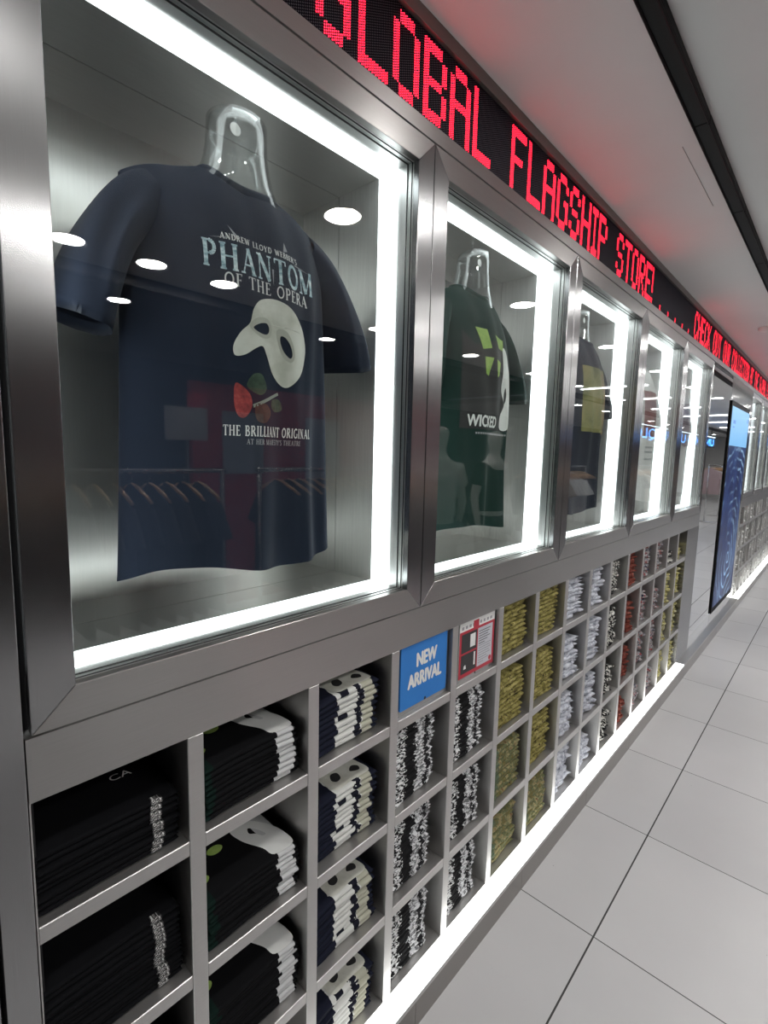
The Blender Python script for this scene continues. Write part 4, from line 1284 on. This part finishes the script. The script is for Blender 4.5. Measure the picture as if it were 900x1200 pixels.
# ------------------------------------------------------------------ signs standing in the cubbies
BLUE = print_mat('sign_blue', [(0.3, (0.022, 0.17, 0.52)), (0.7, (0.026, 0.20, 0.58))], 3)
HOLDER = plain('sign_holder_steel', (0.30, 0.30, 0.30), 0.3, 1.0)
def rounded(y0_, y1_, z0_, z1_, r=0.004):
    out = []
    for cy, cz, a0 in ((y1_ - r, z1_ - r, 0), (y0_ + r, z1_ - r, 90), (y0_ + r, z0_ + r, 180), (y1_ - r, z0_ + r, 270)):
        out += arc(cy, cz, r, r, a0, a0 + 90, 4)
    return out
sg = thing('new_arrival_sign', (-0.012, 1.017, SH[0]), 'bright blue sign reading NEW ARRIVAL in the top row of the cubbies', 'sign')
m = MB(); m.prism_yz(rounded(0.910, 1.126, SH[0] + 0.0005, ZB - 0.001), -0.020, -0.0135); m.box(-0.08, -0.0136, 0.912, 1.124, SH[0] + 0.0003, SH[0] + 0.003); m.build('holder_plate', HOLDER, sg)
m = MB(); m.prism_yz(rounded(0.917, 1.114, 0.882, ZB - 0.0015), -0.0133, -0.0085); m.build('blue_panel', BLUE, sg)
def flat_text(parent, body, size, sx, y, z, x, mat, name='lettering'):
    vs_, fs = text_shapes(body, size, sx)
    mb = MB(); mb.v = [(x, y + a, z + c) for a, c in vs_]; mb.f = fs; mb.m = [0] * len(fs)
    return mb.build(name, mat, parent)
def heavy_text(parent, body, size, sx, y, z, x, mat, spread):
    vs_, fs = text_shapes(body, size, sx)
    mb = MB()
    for i, (du, dv) in enumerate(((0, 0), (spread, 0), (-spread, 0), (0, spread * 0.7), (0, -spread * 0.7))):
        n0 = len(mb.v)
        mb.v += [(x + i * 0.00003, y + a + du, z + c + dv) for a, c in vs_]
        for f in fs:
            mb.f.append(tuple(n0 + q for q in f)); mb.m.append(0)
    return mb.build('lettering', mat, parent)
heavy_text(sg, 'NEW', 0.052, 0.72, 1.022, 1.001, -0.0080, P_WHITE, 0.0024)
heavy_text(sg, 'ARRIVAL', 0.052, 0.70, 1.018, 0.949, -0.0080, P_WHITE, 0.0024)
m = MB(); m.disc((-0.0082, 1.02, 0.886), 0.0045, 'x', 16); m.build('peg_hole', GASKET, sg)
ps = thing('information_poster', (-0.012, 1.28, SH[0]), 'red framed information card with two dark pictures beside the blue sign', 'sign')
m = MB(); m.prism_yz(rounded(1.1625, 1.383, SH[0] + 0.0005, ZB - 0.001), -0.020, -0.0135); m.box(-0.08, -0.0136, 1.165, 1.381, SH[0] + 0.0003, SH[0] + 0.003); m.build('holder_plate', HOLDER, ps)
m = MB(); m.box(-0.0133, -0.0105, 1.180, 1.374, 0.880, ZB - 0.0012); m.build('card', P_WHITE, ps)
CRED = plain('card_red', (0.42, 0.025, 0.045), 0.5)
m = MB(); m.box(-0.0105, -0.0101, 1.180, 1.374, 0.880, 1.022); m.box(-0.0105, -0.0100, 1.252, 1.282, 1.022, 1.044); m.build('red_frame', CRED, ps)
PDK = plain('card_picture_dark', (0.03, 0.03, 0.032), 0.5)
m = MB(); m.box(-0.0101, -0.0098, 1.190, 1.272, 0.956, 1.014); m.build('picture', PDK, ps)
m = MB(); m.box(-0.0101, -0.0098, 1.190, 1.272, 0.892, 0.950); m.build('picture', PDK, ps)
m = MB(); m.box(-0.0101, -0.0097, 1.278, 1.362, 0.892, 1.014); m.build('text_field', plain('card_text_field', (0.50, 0.51, 0.56), 0.6), ps)
m = MB()
for k in range(14):
    big = k < 6
    w = (0.066, 0.060, 0.052, 0.064, 0.050, 0.034, 0.070, 0.066, 0.07, 0.06, 0.066, 0.05, 0.06, 0.03)[k]
    z = 1.004 - k * 0.0078
    m.box(-0.0097, -0.00955, 1.284, 1.284 + w, z - (0.0022 if big else 0.001), z)
m.build('text_lines', PDK, ps)
m = MB(); m.poly([(-0.0096, 1.236, 0.966), (-0.0096, 1.264, 0.966), (-0.0096, 1.264, 1.006), (-0.0096, 1.236, 1.006)]); m.poly([(-0.0096, 1.258, 0.905), (-0.0096, 1.266, 0.905), (-0.0096, 1.266, 0.946), (-0.0096, 1.258, 0.946)])
m.poly([(-0.0096, 1.204, 0.905), (-0.0096, 1.218, 0.905), (-0.0096, 1.214, 0.918), (-0.0096, 1.206, 0.915)]); m.build('picture_figures', P_WHITE, ps)
m = MB()
for k in range(9):
    if k not in (4,):
        y = 1.190 + k * 0.0195
        m.box(-0.0105, -0.0102, y, y + 0.012, 1.028, 1.037)
m.build('header_icons', P_DIM, ps)
m = MB(); m.disc((-0.0094, 1.352, 0.902), 0.008, 'x', 18); m.build('red_seal', CRED, ps)
m = MB(); m.disc((-0.0134, 1.275, 0.8745), 0.004, 'x', 16); m.build('peg_hole', GASKET, ps)

# ------------------------------------------------------------------ the shop across the aisle, seen mirrored in the glass
RX = 1.72
def rack(y0_, y1_, label):
    t = thing('clothing_rack', (RX, (y0_ + y1_) / 2, 0), label, 'clothing rack', 'chrome clothing racks across the aisle')
    m = MB(); m.tube([(RX, y0_, 1.42), (RX, y1_, 1.42)], 0.014, 12); m.build('rail', CHROME, t, smooth=True)
    for y in (y0_ + 0.02, y1_ - 0.02):
        m = MB(); m.tube([(RX, y, 0.04), (RX, y, 1.42)], 0.014, 12); m.build('upright', CHROME, t, smooth=True)
        m = MB(); m.box(RX - 0.26, RX + 0.26, y - 0.02, y + 0.02, 0.0, 0.035); m.build('foot', CHROME, t, bevel=0.004)
    return t
rack(-1.1, 0.35, 'chrome clothing rack hung with black tees, added beside the camera to darken the near stile')  # unseen rack and its tees, added so the near stile mirrors something dark
rack(0.55, 1.45, 'chrome clothing rack across the aisle, nearest the camera')
rack(1.65, 2.9, 'chrome clothing rack across the aisle, second from the near end, hung with dark tees')
rack(5.0, 6.7, 'chrome clothing rack across the aisle, beyond the two mannequins')
rack(8.2, 10.0, 'chrome clothing rack far along the aisle')
rack(14.5, 16.4, 'chrome clothing rack at the far end of the aisle, holding pale tees')
def hanger_proto():
    t = thing('hanger', (0, 0, 0), 'pale wooden hanger on a chrome rack', 'hanger', 'wooden hangers on the racks')
    m = MB(); m.tube([(-0.215, 0, -0.135), (-0.16, 0, -0.108), (-0.06, 0, -0.072), (0, 0, -0.062), (0.06, 0, -0.072), (0.16, 0, -0.108), (0.215, 0, -0.135)], [0.007, 0.009, 0.010, 0.010, 0.010, 0.009, 0.007], 8)
    m.build('arm', WOOD, t, smooth=True)
    m = MB(); m.tube([(0, 0, -0.062), (0, 0, -0.02), (0.012, 0, -0.010), (0.018, 0, 0.004), (0.012, 0, 0.016), (0, 0, 0.0195), (-0.012, 0, 0.015)], 0.0018, 6); m.build('hook', CHROME, t, smooth=True)
    return t
def garment(col, name, seed, length=0.66):
    r = random.Random(seed)
    p = [r.uniform(0, 6.28) for _ in range(4)]
    m = MB()
    rings = []
    for j in range(17):
        v = j / 16
        z = -0.055 - v * length
        hw = 0.07 + 0.16 * min(1, v * 7) ** 0.7 + 0.015 * v
        th = 0.012 + 0.014 * min(1, v * 4)
        ring = []
        for k in range(32):
            a = 2 * PI * k / 32
            ca, sa = math.cos(a), math.sin(a)
            x = hw * ca
            drop = -0.075 * min(1, abs(x) / 0.2) ** 1.3 * max(0, 1 - v * 5)
            ring.append((x, th * sa + 0.010 * v * math.sin(14 * x + p[0]) + 0.004 * math.sin(30 * x + p[1]), z + drop))
        rings.append(ring)
    m.loops(rings)
    for sgn in (-1, 1):
        rr = []
        for j in range(8):
            t = j / 7
            rr.append([(sgn * (0.19 + 0.075 * t + 0.03 * math.cos(2 * PI * k / 16) * (1 + t)), 0.018 * math.sin(2 * PI * k / 16) * (1 + 0.4 * t), -0.17 - 0.165 * t + sgn * 0 + 0.02 * math.cos(2 * PI * k / 16)) for k in range(16)])
        m.loops(rr)
    o = m.build('hanging_tshirt', fabric(name, col, 0.1), smooth=True)
    tag(o, 'tee on a hanger', 'hanging t-shirt', 'tees hanging on the racks across the aisle')
    return o
h0 = hanger_proto()
GM = [garment((0.012, 0.012, 0.014), 'hung_black', 1), garment((0.05, 0.05, 0.055), 'hung_charcoal', 2), garment((0.36, 0.32, 0.27), 'hung_taupe', 3), garment((0.62, 0.62, 0.61), 'hung_white', 4), garment((0.40, 0.30, 0.31), 'hung_pink', 5)]
GN = ['black', 'charcoal', 'taupe', 'white', 'dusty pink']
used = [False] * 5
hfirst = True
def hang(y, gi, where):
    global hfirst
    if hfirst:
        h = h0; hfirst = False
    else:
        h = copy_tree(h0)
    h.location = (RX, y, 1.4165)
    g = GM[gi] if not used[gi] else GM[gi].copy()
    if used[gi]:
        COL.objects.link(g)
    used[gi] = True
    g.location = (RX, y, 1.4165)
    g['label'] = '%s tee hanging on %s' % (GN[gi], where)
    return h
for k in range(8):
    hang(0.70 + 0.085 * k, 1 if k % 3 else 0, 'the rack across the aisle nearest the camera')
for k in range(13):
    hang(-0.98 + 0.1 * k, 0, 'the rack added beside the camera to darken the stile')
for k in range(12):
    hang(1.80 + 0.085 * k, 0, 'the second rack across the aisle')
for k in range(14):
    hang(5.12 + 0.105 * k, [0, 0, 0, 2, 2, 2, 3, 3, 3, 3, 3, 1, 0, 0][k], 'the rack beyond the mannequins')
for k in range(7):
    hang(8.4 + 0.2 * k, [1, 0, 2, 3, 0, 1, 0][k], 'the rack far along the aisle')
for k in range(6):
    hang(14.7 + 0.26 * k, [4, 3, 4, 0, 4, 3][k], 'the rack at the far end of the aisle')
h0['label'] = 'pale wooden hanger hooked on a chrome rack across the aisle'
for o in list(SC.objects):
    if o.name.startswith('hanger'):
        o['label'] = h0['label']

# shop mannequins, grown from a skeleton
def mannequin(x, y, rot, label, shirt_col, pants_col):
    t = thing('mannequin', (x, y, 0), label, 'mannequin')
    J = {'pel': (0, 0, 0.95, 0.125), 'wai': (0, 0.01, 1.10, 0.105), 'che': (0, 0, 1.30, 0.125), 'sho': (0, 0, 1.45, 0.10), 'nec': (0, 0, 1.54, 0.05), 'chin': (0, -0.01, 1.60, 0.058), 'hea': (0, -0.005, 1.70, 0.082), 'top': (0, 0.01, 1.77, 0.065)}
    E = [('pel', 'wai'), ('wai', 'che'), ('che', 'sho'), ('sho', 'nec'), ('nec', 'chin'), ('chin', 'hea'), ('hea', 'top')]
    for sd_, sx in (('l', -1), ('r', 1)):
        J.update({sd_ + 'sh': (0.17 * sx, 0, 1.42, 0.055), sd_ + 'el': (0.235 * sx, 0.02, 1.14, 0.040), sd_ + 'wr': (0.245 * sx, -0.05, 0.90, 0.026), sd_ + 'pa': (0.245 * sx, -0.065, 0.83, 0.030),
                  sd_ + 'hi': (0.09 * sx, 0, 0.90, 0.095), sd_ + 'kn': (0.11 * sx, -0.01, 0.50, 0.058), sd_ + 'an': (0.12 * sx, 0.02, 0.09, 0.036), sd_ + 'to': (0.13 * sx, -0.13, 0.035, 0.034)})
        E += [('sho', sd_ + 'sh'), (sd_ + 'sh', sd_ + 'el'), (sd_ + 'el', sd_ + 'wr'), (sd_ + 'wr', sd_ + 'pa'), ('pel', sd_ + 'hi'), (sd_ + 'hi', sd_ + 'kn'), (sd_ + 'kn', sd_ + 'an'), (sd_ + 'an', sd_ + 'to')]
        for fi, (ox, ln) in enumerate(((-0.020, 0.065), (-0.007, 0.075), (0.007, 0.070), (0.020, 0.055))):
            J[sd_ + 'f%d' % fi] = (0.245 * sx + 0.3 * ox, -0.065 + ox, 0.795, 0.009); J[sd_ + 'g%d' % fi] = (0.240 * sx, -0.070 + ox * 1.2, 0.795 - ln, 0.007)
            E += [(sd_ + 'pa', sd_ + 'f%d' % fi), (sd_ + 'f%d' % fi, sd_ + 'g%d' % fi)]
        J[sd_ + 't0'] = (0.235 * sx, -0.105, 0.83, 0.010); J[sd_ + 't1'] = (0.225 * sx, -0.118, 0.785, 0.008)
        E += [(sd_ + 'pa', sd_ + 't0'), (sd_ + 't0', sd_ + 't1')]
    def skin_obj(nm, keys, edges, grow, mat, par, flat=0.72):
        idx = {k: i for i, k in enumerate(keys)}
        me = bpy.data.meshes.new(nm)
        me.from_pydata([J[k][:3] for k in keys], [(idx[a], idx[b_]) for a, b_ in edges], [])
        me.materials.append(mat)
        ob = bpy.data.objects.new(nm, me); COL.objects.link(ob); ob.parent = par
        sk = ob.modifiers.new('skin', 'SKIN'); sk.use_smooth_shade = True
        for k, i in idx.items():
            d = me.skin_vertices[0].data[i]
            r_ = J[k][3] + grow
            d.radius = (r_ * 1.25, r_ * flat) if k in ('che', 'sho', 'wai', 'pel') else (r_, r_)
        me.skin_vertices[0].data[0].use_root = True
        ss = ob.modifiers.new('sub', 'SUBSURF'); ss.levels = 1; ss.render_levels = 2
        return ob
    skin_obj('body', list(J), E, 0, SKIN, t)
    keys = ['pel', 'wai', 'che', 'sho', 'lsh', 'rsh', 'le', 're']
    J['le'] = (-0.215, 0.01, 1.24, 0.055); J['re'] = (0.215, 0.01, 1.24, 0.055)
    skin_obj('tshirt', keys, [('pel', 'wai'), ('wai', 'che'), ('che', 'sho'), ('sho', 'lsh'), ('sho', 'rsh'), ('lsh', 'le'), ('rsh', 're')], 0.026, fabric('mannequin_tee', shirt_col), t)
    keys = ['pel', 'lhi', 'rhi', 'lkn', 'rkn', 'lan', 'ran']
    skin_obj('trousers', keys, [('pel', 'lhi'), ('pel', 'rhi'), ('lhi', 'lkn'), ('rhi', 'rkn'), ('lkn', 'lan'), ('rkn', 'ran')], 0.022, fabric('mannequin_trousers', pants_col), t)
    m = MB(); m.loops([[(r_ * math.cos(2 * PI * k / 32), r_ * math.sin(2 * PI * k / 32), z) for k in range(32)] for r_, z in ((0.19, 0), (0.19, 0.012), (0.18, 0.016))], caps=(True, True))
    q = m.build('base_plate', CHROME); q.parent = t
    t.rotation_euler = (0, 0, rot)
mannequin(RX - 0.05, 3.38, 1.9, 'grey shop mannequin in a pale tee, across the aisle', (0.55, 0.55, 0.54), (0.10, 0.11, 0.13))
mannequin(RX - 0.05, 4.25, -1.4, 'grey shop mannequin in a black tee, across the aisle', (0.012, 0.012, 0.013), (0.02, 0.02, 0.022))

# red partition with posters and a neon sign beyond it
rp = thing('red_partition', (3.6, 3.6, 0), 'tall red display partition across the shop', 'partition')
m = MB(); m.box(3.6, 3.68, 2.2, 5.4, 0.0, 2.15); m.build('board', RED, rp)
for k, (ya, yb, za, zb) in enumerate(((2.5, 2.95, 1.3, 1.9), (3.5, 4.0, 1.2, 1.9), (4.6, 5.1, 1.2, 1.9))):
    m = MB(); m.box(3.585, 3.60, ya, yb, za, zb); m.build('poster', plain('partition_poster', (0.20, 0.22, 0.26), 0.5), rp)
rp2 = thing('poster_stand', (2.35, 1.62, 0), 'free standing white poster on a thin stand behind the racks', 'poster stand')
m = MB(); m.box(2.34, 2.36, 1.40, 1.68, 1.59, 1.80); m.build('poster', plain('stand_poster', (0.22, 0.22, 0.23), 0.5), rp2)
m = MB(); m.box(2.342, 2.358, 1.55, 1.68, 1.802, 1.90); m.build('red_header', RED, rp2)
m = MB(); m.tube([(2.35, 1.54, 0.012), (2.35, 1.54, 1.59)], 0.012, 10); m.build('pole', BLACKM, rp2, smooth=True)
m = MB(); m.box(2.2, 2.5, 1.39, 1.69, 0.0, 0.012); m.build('foot', BLACKM, rp2)
ns = thing('neon_sign', (2.12, 14.0, 1.95), 'blue glowing shop name sign far along the aisle', 'sign')
m = MB(); m.box(2.10, 2.16, 9.6, 17.2, 1.90, 2.20); m.build('fascia', DARKWALL, ns)
for a in (10.0, 16.8):
    m = MB(); m.tube([(2.13, a, 2.2), (2.13, a, ZC - 0.0005)], 0.01, 8); m.build('hanger_rod', BLACKM, ns, smooth=True)
m = MB(); m.box(2.095, 2.10, 9.6, 17.2, 2.185, 2.20); m.build('light_line', emit('neon_line', (0.75, 0.9, 1.0), 4.0), ns)
vs_, fs = text_shapes('UNIQLO UT UNIQLO', 0.30, 1.75)
span = max(v[0] for v in vs_) - min(v[0] for v in vs_)
NB = emit('neon_blue', (0.08, 0.35, 1.0), 5.0)
mb = MB(); mb.v = [(2.093, 13.4 - a * 7.2 / span, 2.03 + c * 0.95) for a, c in vs_]; mb.f = [tuple(f) for f in fs]; mb.m = [0] * len(fs)
mb.build('lettering', NB, ns)
